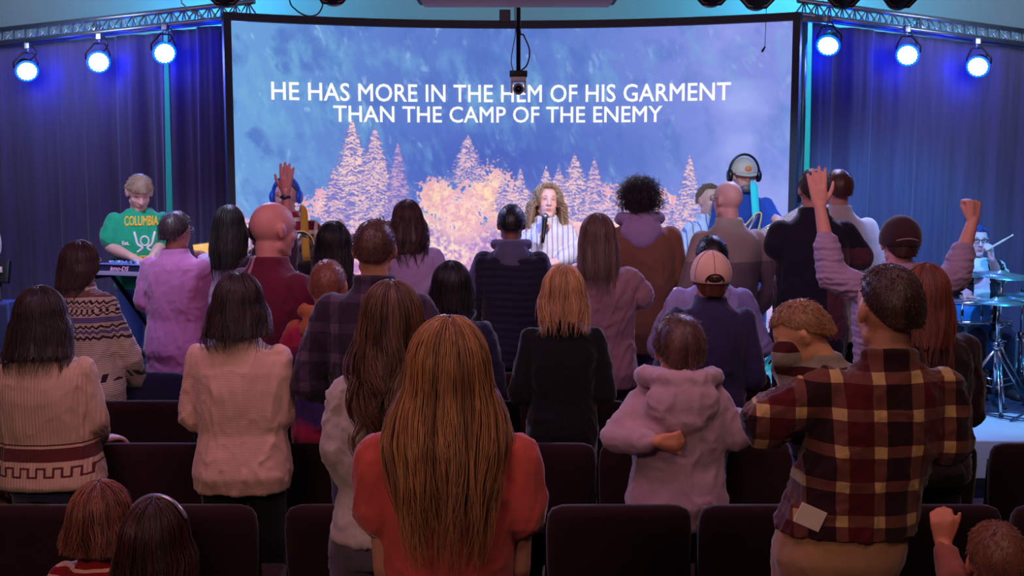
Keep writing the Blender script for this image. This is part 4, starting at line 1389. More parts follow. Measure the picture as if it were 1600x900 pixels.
def cymbal_stand(px, py, Y, r, label, tilt=.08, dx=0.0):
    p = at(px, py, Y); root = empty('cymbal_stand', (p.x, Y, STAGE_Z), 0, label, 'cymbal stand', 'cymbal stands of the drum kit'); h = p.z - STAGE_Z
    m = MB(); m.rod((0, 0, .12), (0, 0, h * .62), .014, 12); m.rod((0, 0, h * .6), (0, 0, h + .05), .009, 12); m.build('pole', chrome, root)
    for t in (.3, 2.4, 4.5):
        m = MB(); m.rod((0, 0, .44), (.27 * math.cos(t), .27 * math.sin(t), .02), .009, 8); m.rod((0, 0, .16), (.16 * math.cos(t), .16 * math.sin(t), .18), .006, 8)
        l = m.build('leg', chrome, root)
        m = MB(); m.cap((.265 * math.cos(t), .265 * math.sin(t), .018), (.285 * math.cos(t), .285 * math.sin(t), .016), .016); m.build('rubber_foot', dark_metal, l)
    for z in (.45, h * .6): m = MB(); m.lathe([(.014, -.02), (.024, -.015), (.024, .015), (.014, .02)], (0, 0, z)); m.cap((.02, 0, z), (.05, 0, z), .006); m.build('collar', chrome, root)
    M = Matrix.Rotation(tilt, 3, 'X') @ Matrix.Rotation(tilt * .6, 3, 'Y')
    m = MB(); m.lathe([(0, .030), (.022, .029), (.042, .016), (.055, .010), (r * .5, .004), (r, -.012), (r, -.014), (r * .5, .001), (.05, .006), (0, .024)], n=48); lift(m, M, (0, 0, h)); m.build('cymbal', brass, root)
    m = MB(); m.lathe([(0, 0), (.016, .003), (.016, .018), (.008, .024), (.008, .045), (0, .046)], (0, 0, h + .03), 12); m.build('wing_nut', dark_metal, root)
    return root


def drum(px, py, Y, r, d, label, name, rgb=(40, 120, 190), legs=True, M=None, n_l=8):
    p = at(px, py, Y); root = empty(name, (p.x, Y, STAGE_Z), 0, label, 'drum'); zt = p.z - STAGE_Z
    R = M or Matrix.Identity(3); c = (0, 0, zt - d / 2)
    m = MB(); m.lathe([(r * .97, -d / 2), (r, -d / 2 + .01), (r, d / 2 - .01), (r * .97, d / 2)], n=40); lift(m, R, c); m.build('shell', plain(rgb, .25, name='drum_shell'), root)
    m = MB(); m.lathe([(0, d / 2), (r * .98, d / 2), (r * .98, d / 2 + .004), (0, d / 2 + .005)], n=40); lift(m, R, c); m.build('drum_head', plain((215, 215, 220), .5, name='drum_head'), root)
    for q in (-1, 1):
        m = MB(); m.lathe([(r * 1.0, q * d / 2 - .012), (r * 1.035, q * d / 2 - .012), (r * 1.045, q * d / 2 + .010), (r * 1.0, q * d / 2 + .012)], n=40); lift(m, R, c); m.build('hoop', chrome, root)
    for i in range(n_l):
        t = 2 * math.pi * i / n_l + .2; m = MB(); m.rod((r * 1.04 * math.cos(t), r * 1.04 * math.sin(t), -d / 2), (r * 1.04 * math.cos(t), r * 1.04 * math.sin(t), d / 2), .004, 6)
        m.box((r * 1.03 * math.cos(t), r * 1.03 * math.sin(t), 0), (.02, .02, .05), bev=.004); lift(m, R, c); m.build('lug', chrome, root)
    if legs:
        zb = zt - d - .03; m = MB(); m.rod((0, 0, .14), (0, 0, zb), .012, 10); m.build('stand_pole', chrome, root)
        for t in (.5, 2.6, 4.7):
            m = MB(); m.rod((0, 0, .32), (.24 * math.cos(t), .24 * math.sin(t), .02), .009, 8); m.build('leg', chrome, root)
            m = MB(); m.rod((0, 0, zb - .02), (r * .9 * math.cos(t), r * .9 * math.sin(t), zb + .03), .007, 8); m.build('basket_arm', chrome, root)
    return root


cymbal_stand(1566, 428, 8.25, .20, 'tall chrome cymbal stand with a large cyan-lit cymbal before the drummer')
cymbal_stand(1560, 470, 8.0, .17, 'low chrome cymbal stand with many legs, in front of the taller one', .02)
cymbal_stand(1598, 462, 8.6, .20, 'cymbal stand at the right edge of the picture', .05)
cymbal_stand(1503, 424, 8.75, .16, 'cymbal stand left of the drummer behind raised sleeves', .12)
drum(1512, 470, 8.35, .165, .14, 'blue snare drum on a chrome stand left of the cymbals', 'snare_drum')
drum(1535, 500, 8.75, .20, .36, 'blue floor drum on a stand behind the cymbal stands', 'floor_drum')
bd = drum(1520, 500, 9.0, .26, .36, 'large bass drum at the back of the drum kit', 'bass_drum', legs=False, M=Matrix.Rotation(math.pi / 2, 3, 'X'), n_l=10)
for q in (-1, 1):
    MB().rod((q * .20, -.1, .2), (q * .34, -.16, .01), .009, 8).build('spur', chrome, bd)
rs = random.Random(5)
for i in range(5):
    pts = []; x0, y0 = rs.uniform(2.9, 3.6), rs.uniform(7.6, 8.3)
    for k_ in range(9): pts.append((x0 + rs.uniform(-.35, .35) + .08 * k_, y0 + rs.uniform(-.22, .22), STAGE_Z + .008 + .006 * (k_ % 2)))
    tag(MB().tube(catmull(pts, 8), .0055, 6).build('stage_cable', plain((40, 50, 90), .5, name='cable')), 'dark cable looping over the stage floor, %s' % ['nearest the drum stands', 'running towards the right edge', 'behind the cymbal stand legs', 'beside the snare drum stand', 'over the drum rug edge'][i], 'cable', 'cables below the drum kit')
m = MB().box((3.55, 8.75, STAGE_Z + .006), (2.0, 1.7, .010), bev=.003)
tag(m.build('drum_rug', plain((40, 42, 62), .9, name='rug')), 'dark rug under the drum kit', 'rug')
# drum throne
p = at(1524, 520, 8.95); th = empty('drum_stool', (p.x, 9.15, STAGE_Z), 0, 'round black stool under the drummer', 'stool')
MB().lathe([(0, .43), (.15, .43), (.17, .46), (.17, .50), (.15, .52), (0, .52)], n=28).build('seat', fabric((20, 20, 26)), th)
MB().rod((0, 0, .1), (0, 0, .43), .014, 10).build('pole', chrome, th)
for t in (.5, 2.6, 4.7): MB().rod((0, 0, .28), (.22 * math.cos(t), .22 * math.sin(t), .015), .010, 8).build('leg', chrome, th)

# ------------------------------------------------------------------ keyboard on its stand
pa, pb = at(150, 428, 7.25), at(292, 408, 7.05)
kd = (pb - pa); kl = kd.length; ka = math.atan2(kd.y, kd.x)
kb = empty('stage_keyboard', (pa + pb) / 2 - Vector((0, 0, .0)), ka, 'dark stage keyboard seen from the rear in front of the player in green', 'keyboard')
L = kl + .25
MB().box((.10, .13, -.02), (L, .30, .065), bev=.008).build('keyboard_case', plain((44, 40, 84), .4, name='keyboard_case'), kb)
MB().box((.10, -.028, -.038), (L, .012, .026), bev=.002).build('rear_strip', plain((170, 160, 205), .4, name='rear_strip'), kb)
MB().box((.10, -.012, .018), (L, .03, .008), bev=.002).build('top_strip', plain((130, 140, 220), .35, name='top_strip'), kb)
nwh = int(L * .94 / .0235)
w_ = MB(); b_ = MB()
for i in range(nwh):
    x = -L / 2 + .10 + L * .03 + i * .0235; w_.box((x + .0117, .205, .018), (.0222, .14, .014), bev=.002)
    if i % 7 in (0, 1, 3, 4, 5): b_.box((x + .0235, .175, .030), (.012, .09, .014), bev=.002)
w_.build('white_keys', plain((225, 228, 238), .3, name='white_key'), kb); b_.build('black_keys', plain((16, 16, 20), .3, name='black_key'), kb)
m = MB()
for i in range(18): m.rod((-L / 2 + .2 + i * .035, .07, .012), (-L / 2 + .2 + i * .035, .07, .034), .007, 8)
m.build('knobs', glow((60, 120, 255), .8, 'lit_knob'), kb)


def word(txt, name, size, mat, parent, M, extrude=.001, offset=0, shear=0):
    cu = bpy.data.curves.new(name, 'FONT'); cu.body = txt; cu.size = size; cu.extrude = extrude; cu.bevel_depth = offset; cu.bevel_resolution = 0; cu.align_x = 'CENTER'; cu.shear = shear
    to = bpy.data.objects.new('t', cu); COL.objects.link(to); bpy.context.view_layer.update()
    me = bpy.data.meshes.new_from_object(to.evaluated_get(bpy.context.evaluated_depsgraph_get())); bpy.data.objects.remove(to)
    me.transform(M); me.materials.append(mat); me.name = name
    o = bpy.data.objects.new(name, me); COL.objects.link(o); o.parent = parent
    return o


word('juno-DS', 'maker_lettering', .040, plain((255, 190, 225), .4, name='lettering'), kb, Matrix.Translation((-.145, -.0215, -.022)) @ Matrix.Rotation(math.pi / 2, 4, 'X'), shear=.3, offset=.001)
ks = empty('keyboard_stand', ((pa + pb) / 2).to_2d().to_3d() + Vector((0, 0, STAGE_Z)), ka, 'black crossed-leg keyboard stand under the stage keyboard', 'stand')
kz = pa.z - STAGE_Z - .0
zt = ((pa + pb) / 2).z - STAGE_Z - .058
for (y, s_) in ((.03, 1), (.20, -1)):
    MB().rod((-s_ * .42, y, .03), (s_ * .36, y, zt - .02), .015, 10).build('cross_leg', dark_metal, ks)
for x in (-.42, .42): MB().rod((x, -.08, .02), (x, .32, .02), .014, 10).build('foot_bar', dark_metal, ks)
for x in (-.36, .36): MB().rod((x, -.02, zt - .016), (x, .27, zt - .016), .013, 10).build('top_bar', dark_metal, ks)
# gear at the left edge: black amplifier on a stand with pale cable
p = at(4, 425, 7.9); am = empty('amp_stand', (p.x - .02, 7.9, STAGE_Z), 0, 'dark amplifier on a stand with pale cable at the far left edge of the stage', 'stand')
MB().rod((0, 0, .04), (0, 0, p.z - STAGE_Z), .010, 8).build('pole', dark_metal, am)
MB().box((0, 0, p.z - STAGE_Z), (.14, .05, .16), Matrix.Rotation(-.3, 3, 'X'), .01).build('amp_box', dark_metal, am)
MB().box((.02, -.04, p.z - STAGE_Z + .02), (.03, .02, .04), bev=.004).build('pale_block', plain((225, 200, 190), .5, name='pale_block'), am)
MB().tube(catmull([(-.04, 0, p.z - STAGE_Z + .05), (.015, 0, p.z - STAGE_Z + .16), (0, 0, p.z - STAGE_Z + .30), (-.06, 0, p.z - STAGE_Z + .36)], 6), .005, 6).build('cable', plain((200, 205, 215), .5, name='cable'), am)
for t in (.3, 2.4, 4.5): MB().rod((0, 0, .10), (.22 * math.cos(t), .22 * math.sin(t), .01), .009, 8).build('leg', dark_metal, am)


# ------------------------------------------------------------------ patterned cloth
def plaid(bg, band, cross, cx=.105, cy=.10, wx=.32, wy=.32, red=None, name='plaid_flannel'):
    g = G(name)
    wz = g.add(g.z, g.mul(g.noise(3.0, 2), .03)); wx_ = g.add(g.x, g.mul(g.noise(2.6, 2), .035))
    fx = g.lt(g.frac(g.add(g.mul(wx_, 1 / cx), 40.2)), wx); fz = g.lt(g.frac(g.add(g.mul(wz, 1 / cy), .1)), wy)
    base = g.mix(g.lt(g.frac(g.mul(wx_, .5 / cx)), .5), lin(bg), lin(red or bg))
    one = g.op('MAXIMUM', fx, fz); both = g.mul(fx, fz)
    c = g.mix(one, base, lin(band)); c = g.mix(both, c, lin(cross))
    n = g.noise(12, 4); c = g.mix(g.mul(n, .35), c, (0.01, .004, .006))
    g.bump(g.add(g.noise(16, 3), g.mul(g.noise(240, 2), .3)), .4, .01)
    return g.fin(c, .95, sheen=.3)


def fair_isle():
    g = G('patterned_knit'); x = g.add(g.x, g.mul(g.noise(5, 2), .012)); z = g.add(g.z, g.mul(g.noise(4, 2), .012))
    tri = g.op('PINGPONG', g.add(x, 5), .0150)           # zigzag height
    cream, dk, lav, br = lin((205, 186, 172)), lin((52, 34, 52)), lin((104, 92, 150)), lin((120, 84, 84))
    c = g.mix(g.between(z, 1.30, 1.60), cream, br)
    def zig(c, z0, w, col, amp=1.0):
        q = g.op('SUBTRACT', z, g.add(g.mul(tri, amp), z0)); return g.mix(g.between(q, 0, w), c, col)
    c = zig(c, 1.262, .012, dk); c = zig(c, 1.242, .007, dk); c = zig(c, 1.205, .009, dk)
    c = g.mix(g.between(z, 1.17, 1.20), c, lav); c = zig(c, 1.135, .012, dk); c = zig(c, 1.105, .018, lav); c = zig(c, 1.075, .014, dk); c = zig(c, 1.33, .016, cream); c = zig(c, 1.38, .014, dk)
    dots = g.mul(g.lt(g.frac(g.mul(x, 1 / .026)), .4), g.between(z, 1.225, 1.243)); c = g.mix(dots, c, dk)
    c = g.mix(g.mul(g.between(z, .86, .90), g.lt(g.frac(g.mul(x, 1 / .03)), .5)), c, dk)
    g.bump(g.add(g.op('SINE', g.mul(z, 620)), g.noise(70, 3)), .5, .003)
    return g.fin(c, .95, sheen=.4)


def greek_key():
    g = G('striped_hem_knit'); z = g.z; x = g.x
    base = lin((204, 168, 146)); dk = lin((92, 40, 38)); z0 = .775
    c = g.mix(g.between(z, z0 + .145, z0 + .151), base, dk); c = g.mix(g.between(z, z0 + .085, z0 + .135), c, dk)
    u = g.frac(g.add(g.mul(x, 1 / .062), 20)); hi = g.lt(u, .5)
    top = g.mul(hi, g.between(z, z0 + .058, z0 + .066)); bot = g.mul(g.op('SUBTRACT', 1, hi), g.between(z, z0 + .026, z0 + .034))
    e1 = g.lt(g.op('ABSOLUTE', g.op('SUBTRACT', u, .5)), .07); e2 = g.lt(g.op('ABSOLUTE', g.op('SUBTRACT', g.frac(g.add(u, .5)), .5)), .07)
    ver = g.mul(g.op('MAXIMUM', e1, e2), g.between(z, z0 + .026, z0 + .066))
    c = g.mix(g.op('MAXIMUM', ver, g.op('MAXIMUM', top, bot)), c, dk)
    g.bump(g.add(g.op('SINE', g.mul(x, 500)), g.noise(50, 3)), .4, .003)
    return g.fin(c, .95, sheen=.3)


def stripes(c1, c2, per, frac_, axis='z', wavy=.01, name='striped_cloth'):
    g = G(name); a = getattr(g, axis); a = g.add(a, g.mul(g.noise(4, 2), wavy))
    c = g.mix(g.lt(g.frac(g.add(g.mul(a, 1 / per), 10)), frac_), lin(c1), lin(c2)); g.bump(g.noise(14, 3), .4, .01)
    return g.fin(c, .9, sheen=.3)


def tie_dye():
    g = G('tie_dye_cloth'); cz = g.op('SUBTRACT', g.z, 1.02); cx = g.add(g.x, .05)
    r = g.op('SQRT', g.add(g.mul(cz, cz), g.mul(cx, cx))); r = g.add(r, g.mul(g.noise(6, 3), .10))
    def st(a, b): n = g.op('SUBTRACT', r, a); return g.op('MINIMUM', g.op('MAXIMUM', g.mul(n, 1 / (b - a)), 0.0), 1.0)
    c = g.mix(st(.06, .11), lin((126, 92, 60)), lin((62, 44, 92))); c = g.mix(st(.20, .25), c, lin((176, 40, 70))); c = g.mix(st(.33, .37), c, lin((196, 110, 62)))
    g.bump(g.noise(14, 3), .4, .01)
    return g.fin(c, .9, sheen=.3)


def puffer(seed, step=.045, depth=.013):
    fo = folds(.003, seed)
    def f(co):
        z = co[:, 2] + .004 * np.sin(co[:, 0] * 20)
        t = np.abs(np.sin(z / step * math.pi)) ** .5
        return fo(co) + (t - .6) * depth * ((co[:, 2] < 1.44) & (np.abs(co[:, 0]) < .2)).astype(float)
    return f


def chunky_folds(amp, seed):
    fo = folds(amp, seed)
    return lambda co: fo(co) + .0022 * np.sin(co[:, 2] * 130 + .8 * np.sin(co[:, 0] * 60))


def rws(*r): return [tuple(q) for q in r]


SHORT = dict(Lb=.165, Ls=.105, Lf=.045, pA=70, pB=130, thick=.006, ridge=.003, sidep=60)
def short_hair(col, thick=.006, n=700, length=.014, rad=.0012, Lb=.165, Ls=.11, Lf=.04, ridge=.003, out=.30, down=1.2, curl=0):
    return dict(n=0, col=col, kw=dict(SHORT, thick=thick, Lb=Lb, Ls=Ls, Lf=Lf, ridge=ridge), fz=(n, length * .8, out * .6, down, curl, rad), ns=30)
def long_hair(col, rows, L, n=300, rad=.0016, ridge=.006, wav=(0, 0), pA=100, pB=140, thick=.008, Lf=.05, st=None, Ls=None):
    return dict(n=n, rad=rad, col=col, kw=dict(rows=rows, Lb=L, Ls=Ls, Lf=Lf, pA=pA, pB=pB, thick=thick, ridge=ridge, wav=wav), st=st or {})


DARKH = ((14, 8, 10), (58, 34, 36)); BLACKH = ((6, 5, 8), (26, 20, 28)); BROWN = ((46, 26, 20), (128, 82, 60)); AUBURN = ((84, 40, 26), (226, 156, 108)); BLOND = ((120, 72, 42), (232, 178, 128))
LTBROWN = ((60, 38, 30), (156, 110, 84))
DENIM = fabric((56, 60, 96)); BLACKP = fabric((22, 20, 26)); KHAKI = fabric((168, 124, 92)); GREYP = fabric((92, 82, 104))

# ------------------------------------------------------------------ the congregation, nearest first
person('person with very long straight auburn hair in a coral T-shirt, nearest the camera', 702, 497, 2.65, sw=.98, skinc=(206, 142, 118), voxel=.008,
       top=dict(mat=fabric((206, 84, 80)), sleeve='short', slen=.44, hem=.80, arm=.034, name='t_shirt', fold=.006, infl=.004, vox=.008), pants=dict(mat=DENIM),
       hair=long_hair(AUBURN, rws((.16, .094, -.116, .105, .98), (.22, .122, -.132, .115, .85), (.28, .134, -.156, .115, .78), (.36, .118, -.172, .095, .8), (.45, .098, -.172, .075, .85), (.60, .062, -.165, .05, .9)), .53,
                      n=1700, rad=.0013, ridge=.009, wav=(.006, 16), pA=112, pB=140, thick=.010, st=dict(m=30, out=.010, frizz=.009, s0=.3, tip=1.5)),
       armL=dict(e=(606, 880, .0), w=(622, 985, .14), d=(.5, .6, -.6), n=(1, 0, 0)), armR=dict(e=(806, 880, .0), w=(790, 985, .14), d=(-.5, .6, -.6), n=(-1, 0, 0)), seed=1)

person('person with long wavy brown hair in a pale grey sweatshirt and grey trousers', 612, 440, 3.5, sw=.88, skinc=(200, 140, 115),
       top=dict(mat=fabric((196, 176, 178)), hem=.89, arm=.020, name='sweatshirt', fold=.010, infl=.014, flare=.004, vox=.010), pants=dict(mat=fabric((104, 94, 112))),
       hair=long_hair(BROWN, rws((.16, .100, -.120, .11, .98), (.22, .112, -.135, .12, .9), (.30, .118, -.160, .11, .8), (.42, .110, -.175, .09, .8), (.60, .075, -.17, .06, .9)), .56,
                      n=900, rad=.0016, ridge=.012, wav=(.022, 24), pA=112, pB=140, thick=.010, st=dict(m=30, out=.010, frizz=.008, tip=1.3)),
       armL=dict(e=(528, 700, -.03), w=(560, 770, .20), d=(.7, .6, -.1), n=(0, 0, -1)), armR='front', head=dict(yaw=12), lean=(.04, 0), seed=2)

pl_root, pl_M, _, _ = person('person in a maroon and tan plaid flannel shirt carrying a small child', 1392, 408, 3.3, sw=1.04, skinc=(200, 140, 112), lean=(.14, .02), voxel=.009,
       top=dict(mat=plaid((40, 6, 14), (112, 62, 54), (206, 166, 116), red=(84, 8, 20)), hem=.955, arm=.034, infl=.018, flare=.022, name='flannel_shirt', fold=.009, collar=.022, vox=.009), pants=dict(mat=KHAKI, infl=.016),
       hair=short_hair(((22, 10, 10), (88, 50, 40)), thick=.004, n=1500, length=.012, Lb=.175), head=dict(yaw=14, k=1.13),
       armL=dict(e=(1198, 660, -.02), w=(1222, 640, .28), d=(.8, .4, .3), n=(0, -1, 0), pose='half'), armR=dict(e=(1478, 690, -.03), w=(1440, 640, .26), d=(-.8, .3, .3), n=(0, -1, 0), pose='half'), seed=3)
pb_ = at(1284, 452, 3.36)
person('small child with short fair hair resting on the plaid shoulder', 1284, 456, 3.34, floor=pb_.z - 1.0, face='camera', turn=-30, h=1.0, sw=.72, skinc=(224, 160, 128), shoes=False, lean=(0, .16),
       top=dict(mat=stripes((150, 136, 130), (70, 16, 26), .075, .42, 'z'), hem=.85, arm=.014, name='striped_pullover', infl=.008), pants=dict(mat=DENIM), faced=True,
       hair=short_hair(((104, 64, 46), (190, 136, 98)), thick=.006, n=900, length=.014, Ls=.10, Lb=.15, out=.15), head=dict(k=.86, roll=0, yaw=-70, pitch=32),
       armL='down', armR=dict(e=(1226, 552, .0), w=(1268, 585, .16), d=(1, .3, -.3), n=(0, 0, -1)), seed=4)
q = at(1266, 808, 3.3 - .155)
pc = MB().box((0, 0, 0), (.078, .004, .060), Matrix.Rotation(.42, 3, 'Y'), .001).build('paper_card', plain((238, 214, 206), .7, name='paper'), None, False, q)
tag(pc, 'folded white paper sticking out of the back waistband of khaki trousers', 'paper')

person('person with long reddish brown hair and a dark jacket behind the plaid shirt', 1447, 410, 4.4, sw=1.0, skinc=(196, 130, 105), lean=(.0, 0),
       top=dict(mat=fabric((40, 22, 28)), hem=.82, arm=.028, infl=.022, name='jacket', fold=.010), pants=dict(mat=BLACKP),
       hair=long_hair(((60, 22, 16), (150, 76, 56)), rws((.16, .100, -.118, .11, .95), (.24, .105, -.135, .11, .85), (.45, .085, -.165, .08, .8)), .38, n=350, wav=(.010, 20)), armR=dict(e=(1512, 640, .0), w=(1480, 620, .26), d=(-.8, .4, .1), n=(0, -1, 0)), armL='front', seed=5)

# row three
person('person in a cream sweater with a dark stripe and a stepped pattern at the hem', 62, 448, 4.42, sw=1.02, skinc=(200, 150, 135), lean=(-.02, 0),
       top=dict(mat=greek_key(), hem=.86, arm=.020, infl=.022, flare=.014, name='sweater', fold=.006, vox=.009, cuff=.86), pants=dict(mat=DENIM),
       hair=long_hair(DARKH, rws((.15, .112, -.128, .120, .98), (.22, .122, -.14, .125, .85), (.27, .135, -.156, .12, .8), (.36, .112, -.16, .09, .85)), .325, n=420, wav=(.008, 24), thick=.014),
       armL='down', armR=dict(e=(146, 655, .0), w=(152, 690, .22), d=(.75, .7, .1), n=(0, 0, -1)), seed=6)
person('person with shoulder-length wavy dark brown hair in a plain cream sweater', 372, 425, 4.42, sw=.97, skinc=(200, 150, 130),
       top=dict(mat=fabric((222, 176, 160), 'knit'), hem=.80, arm=.020, infl=.018, flare=.010, name='sweater', fold=.007, vox=.009), pants=dict(mat=BLACKP),
       hair=long_hair(DARKH, rws((.15, .108, -.126, .118, .98), (.20, .120, -.14, .13, .85), (.25, .128, -.155, .125, .8), (.32, .108, -.15, .09, .85)), .29, n=380, wav=(.012, 32), thick=.012, ridge=.010),
       armL=dict(e=(302, 650, .0), w=(330, 660, .24), d=(.8, .3, .2), n=(0, -1, 0)), armR=dict(e=(436, 650, .0), w=(415, 660, .24), d=(-.8, .3, .2), n=(0, -1, 0)), seed=7)
person('broad person with cropped brown hair in a dark purple plaid shirt', 585, 340, 4.42, sw=1.06, skinc=(202, 140, 115), voxel=.009,
       top=dict(mat=plaid((46, 32, 52), (66, 50, 74), (96, 74, 98), .12, .115, .3, .3), hem=.80, arm=.022, infl=.012, name='plaid_shirt', fold=.008, collar=.024), pants=dict(mat=DENIM),
       hair=short_hair(((38, 20, 16), (104, 64, 48)), thick=.006, n=1200, length=.014, Lb=.155), seed=8)
person('young person in an oversized pale pink hoodie with one hand behind the back', 1062, 492, 4.38, sw=.98, skinc=(214, 140, 110), voxel=.008,
       top=dict(mat=fabric((186, 150, 166)), hem=.76, arm=.026, infl=.026, flare=.004, name='hoodie', fold=.008, hood=1.28, hoodup=.022, cuff=(.82, .97)), pants=dict(mat=BLACKP),
       hair=short_hair(((44, 24, 24), (120, 80, 70)), thick=.016, n=900, length=.03, Lb=.19, Ls=.15, Lf=.05, ridge=.008), head=dict(yaw=8, k=1.10),
       armL=dict(e=(962, 684, -.06), w=(1026, 690, -.19), d=(1, -.05, .05), n=(0, 1, 0), pose='half'), armR=dict(e=(1146, 682, -.02), w=(1150, 650, .22), d=(-.4, .6, .5), n=(-1, 0, 0)), seed=9)

# row four
person('person with shoulder-length blonde hair in a black jacket', 880, 415, 5.2, sw=.92, skinc=(215, 160, 135),
       top=dict(mat=fabric((12, 11, 17)), hem=.70, arm=.016, infl=.012, name='jacket', fold=.006), pants=dict(mat=BLACKP),
       hair=long_hair(BLOND, rws((.15, .104, -.122, .115, .98), (.21, .108, -.14, .12, .85), (.30, .104, -.162, .10, .8)), .29, n=520, thick=.012, ridge=.012, st=dict(out=.008, frizz=.008, tip=1.6)), armL='close', armR='close', seed=10)
person('heavyset person with a shaved head in a maroon top with a pale shoulder stripe', 424, 314, 5.28, sw=1.22, skinc=(206, 140, 134), face='away', turn=-38, voxel=.009, htop=.002, lean=(0.02, .05),
       top=dict(mat=stripes((96, 22, 50), (186, 128, 150), .60, .035, 'x', .02), hem=.78, arm=.022, infl=.020, name='track_top', fold=.010, collar=.02), pants=dict(mat=BLACKP),
       head=dict(yaw=-12, k=1.14, pitch=4), faced=True, seed=11)
person('boy with cropped ginger hair in a tie-dye hoodie', 512, 402, 5.02, sw=.88, skinc=(212, 140, 112),
       top=dict(mat=tie_dye(), hem=.79, arm=.022, infl=.018, name='hoodie', fold=.009, hood=1.0, hoodmat=fabric((186, 108, 58))), pants=dict(mat=DENIM),
       hair=short_hair(((90, 46, 34), (160, 96, 74)), thick=.004, n=900, length=.010, Lb=.165), seed=12)
person('young person with long black hair in a navy jacket left of the quilted vest', 705, 407, 5.25, sw=.90, skinc=(190, 130, 110),
       top=dict(mat=fabric((26, 28, 56)), hem=.78, arm=.024, infl=.018, name='jacket', fold=.009, hood=.85), pants=dict(mat=BLACKP),
       hair=long_hair(BLACKH, rws((.15, .100, -.12, .112, .98), (.22, .098, -.13, .11, .85), (.30, .10, -.155, .09, .8)), .26, n=250, thick=.010), armL='close', armR='close', seed=13)
cp_root, cp_M, _, _ = person('person in a navy sweater wearing a pale baseball cap', 1111, 386, 5.25, sw=.98, skinc=(190, 125, 105),
       top=dict(mat=fabric((44, 38, 78)), hem=.76, arm=.024, infl=.014, name='sweater', fold=.007), pants=dict(mat=BLACKP),
       hair=short_hair(((46, 20, 14), (120, 60, 44)), thick=.005, n=500, length=.02, Lb=.19, Ls=.13), head=dict(pitch=-2), lean=(-.0, 0),
       armL='close', armR='close', seed=14, htop=.03)
cap_part(cp_root, cp_M, 1.0, fabric((226, 182, 168)), backwards=False, deg=106)
sl = MB()
for u in np.linspace(0, 2 * math.pi, 7)[:-1]:
    sl.tube(xf(cp_M, [(.0930 * math.sin(t) * math.cos(u + .5), -.010 + .1130 * math.sin(t) * math.sin(u + .5), .022 + .1100 * math.cos(t)) for t in np.linspace(.1, 1.7, 12)]), .0022, 5)
sl.build('cap_seam', fabric((178, 130, 122)), cp_root)
op_ = MB(); op_.tube(xf(cp_M, [(.040 * math.cos(t), -.1135 - .0065 * math.sin(t), .002 + .032 * math.sin(t)) for t in np.linspace(0, math.pi, 14)]), .005, 6)
op_.ell(cp_M @ Vector((0, -.112, .014)), (.036, .0125, .020)); op_.build('strap_opening', plain((40, 18, 18), .9, name='opening'), cp_root)
person('person in a lavender shirt standing just beyond the pale baseball cap', 1112, 366, 6.0, sw=1.06, skinc=(170, 120, 120),
       top=dict(mat=fabric((150, 140, 200)), hem=.80, arm=.022, infl=.014, name='shirt', fold=.008), pants=dict(mat=BLACKP), hair=short_hair(BLACKH, thick=.008, n=400), seed=15)
ar_root, ar_M, _, _ = person('person in a pale cable-knit sweater and dark cap, raising both arms', 1407, 332, 5.3, sw=1.10, skinc=(222, 156, 146), voxel=.0055,
       top=dict(mat=fabric((168, 140, 178), 'chunky'), hem=.80, arm=.026, infl=.016, name='cable_knit_sweater', dfun=chunky_folds(.008, 77), collar=.012, vox=.008, cuff=(.55, .50)), pants=dict(mat=DENIM),
       hair=short_hair(((30, 14, 14), (84, 48, 44)), thick=.008, n=500, length=.018, Lb=.18, Ls=.12), htop=.026,
       armL=dict(e=(1300, 432, .02), w=(1281, 322, .10), d=(-.10, .12, 1), n=(.25, 1, 0), pose='open'), armR=dict(e=(1492, 432, .04), w=(1520, 345, .12), d=(.04, .1, 1), n=(-.3, 1, 0), pose='fist'), seed=16)
cap_part(ar_root, ar_M, 1.0, fabric((56, 30, 38)), backwards=False, deg=104)
b2 = MB(); b2.tube(xf(ar_M, [(.093 * math.sin(t), -.010 - .113 * math.cos(t), .016 + .012 * math.cos(t * 2.5)) for t in np.linspace(-.55, .55, 12)]), .0035, 6); b2.build('cap_strap', fabric((170, 130, 140)), ar_root)

# row five
fi_root, fi_M, _, _ = person('person with long brown hair in a white and purple patterned knit sweater', 124, 375, 6.06, sw=1.0, skinc=(190, 140, 130), face='away', turn=-18, lean=(-.05, .02),
       top=dict(mat=fair_isle(), hem=.80, arm=.022, infl=.022, name='patterned_sweater', fold=.008, vox=.010), pants=dict(mat=DENIM),
       hair=long_hair(((26, 14, 16), (84, 54, 54)), rws((.15, .106, -.122, .112, .98), (.24, .085, -.14, .09, .85), (.34, .07, -.16, .06, .8)), .30, n=260, thick=.010),
       armR=dict(e=(205, 560, .0), w=(214, 600, .16), d=(.3, .6, -.5), n=(-1, 0, 0)), armL='down', head=dict(yaw=-10), seed=17)
glasses_part(fi_root, fi_M, 1.02, (190, 190, 210))
person('person with long straight near-black hair left of the cropped brown head', 521, 345, 6.06, sw=.95, skinc=(190, 130, 110),
       top=dict(mat=fabric((30, 18, 36)), hem=.80, arm=.022, infl=.014, name='top'), pants=dict(mat=BLACKP),
       hair=long_hair(BLACKH, rws((.15, .102, -.12, .112, .98), (.26, .105, -.14, .10, .85), (.42, .09, -.16, .07, .8)), .40, n=260, thick=.010), seed=18)
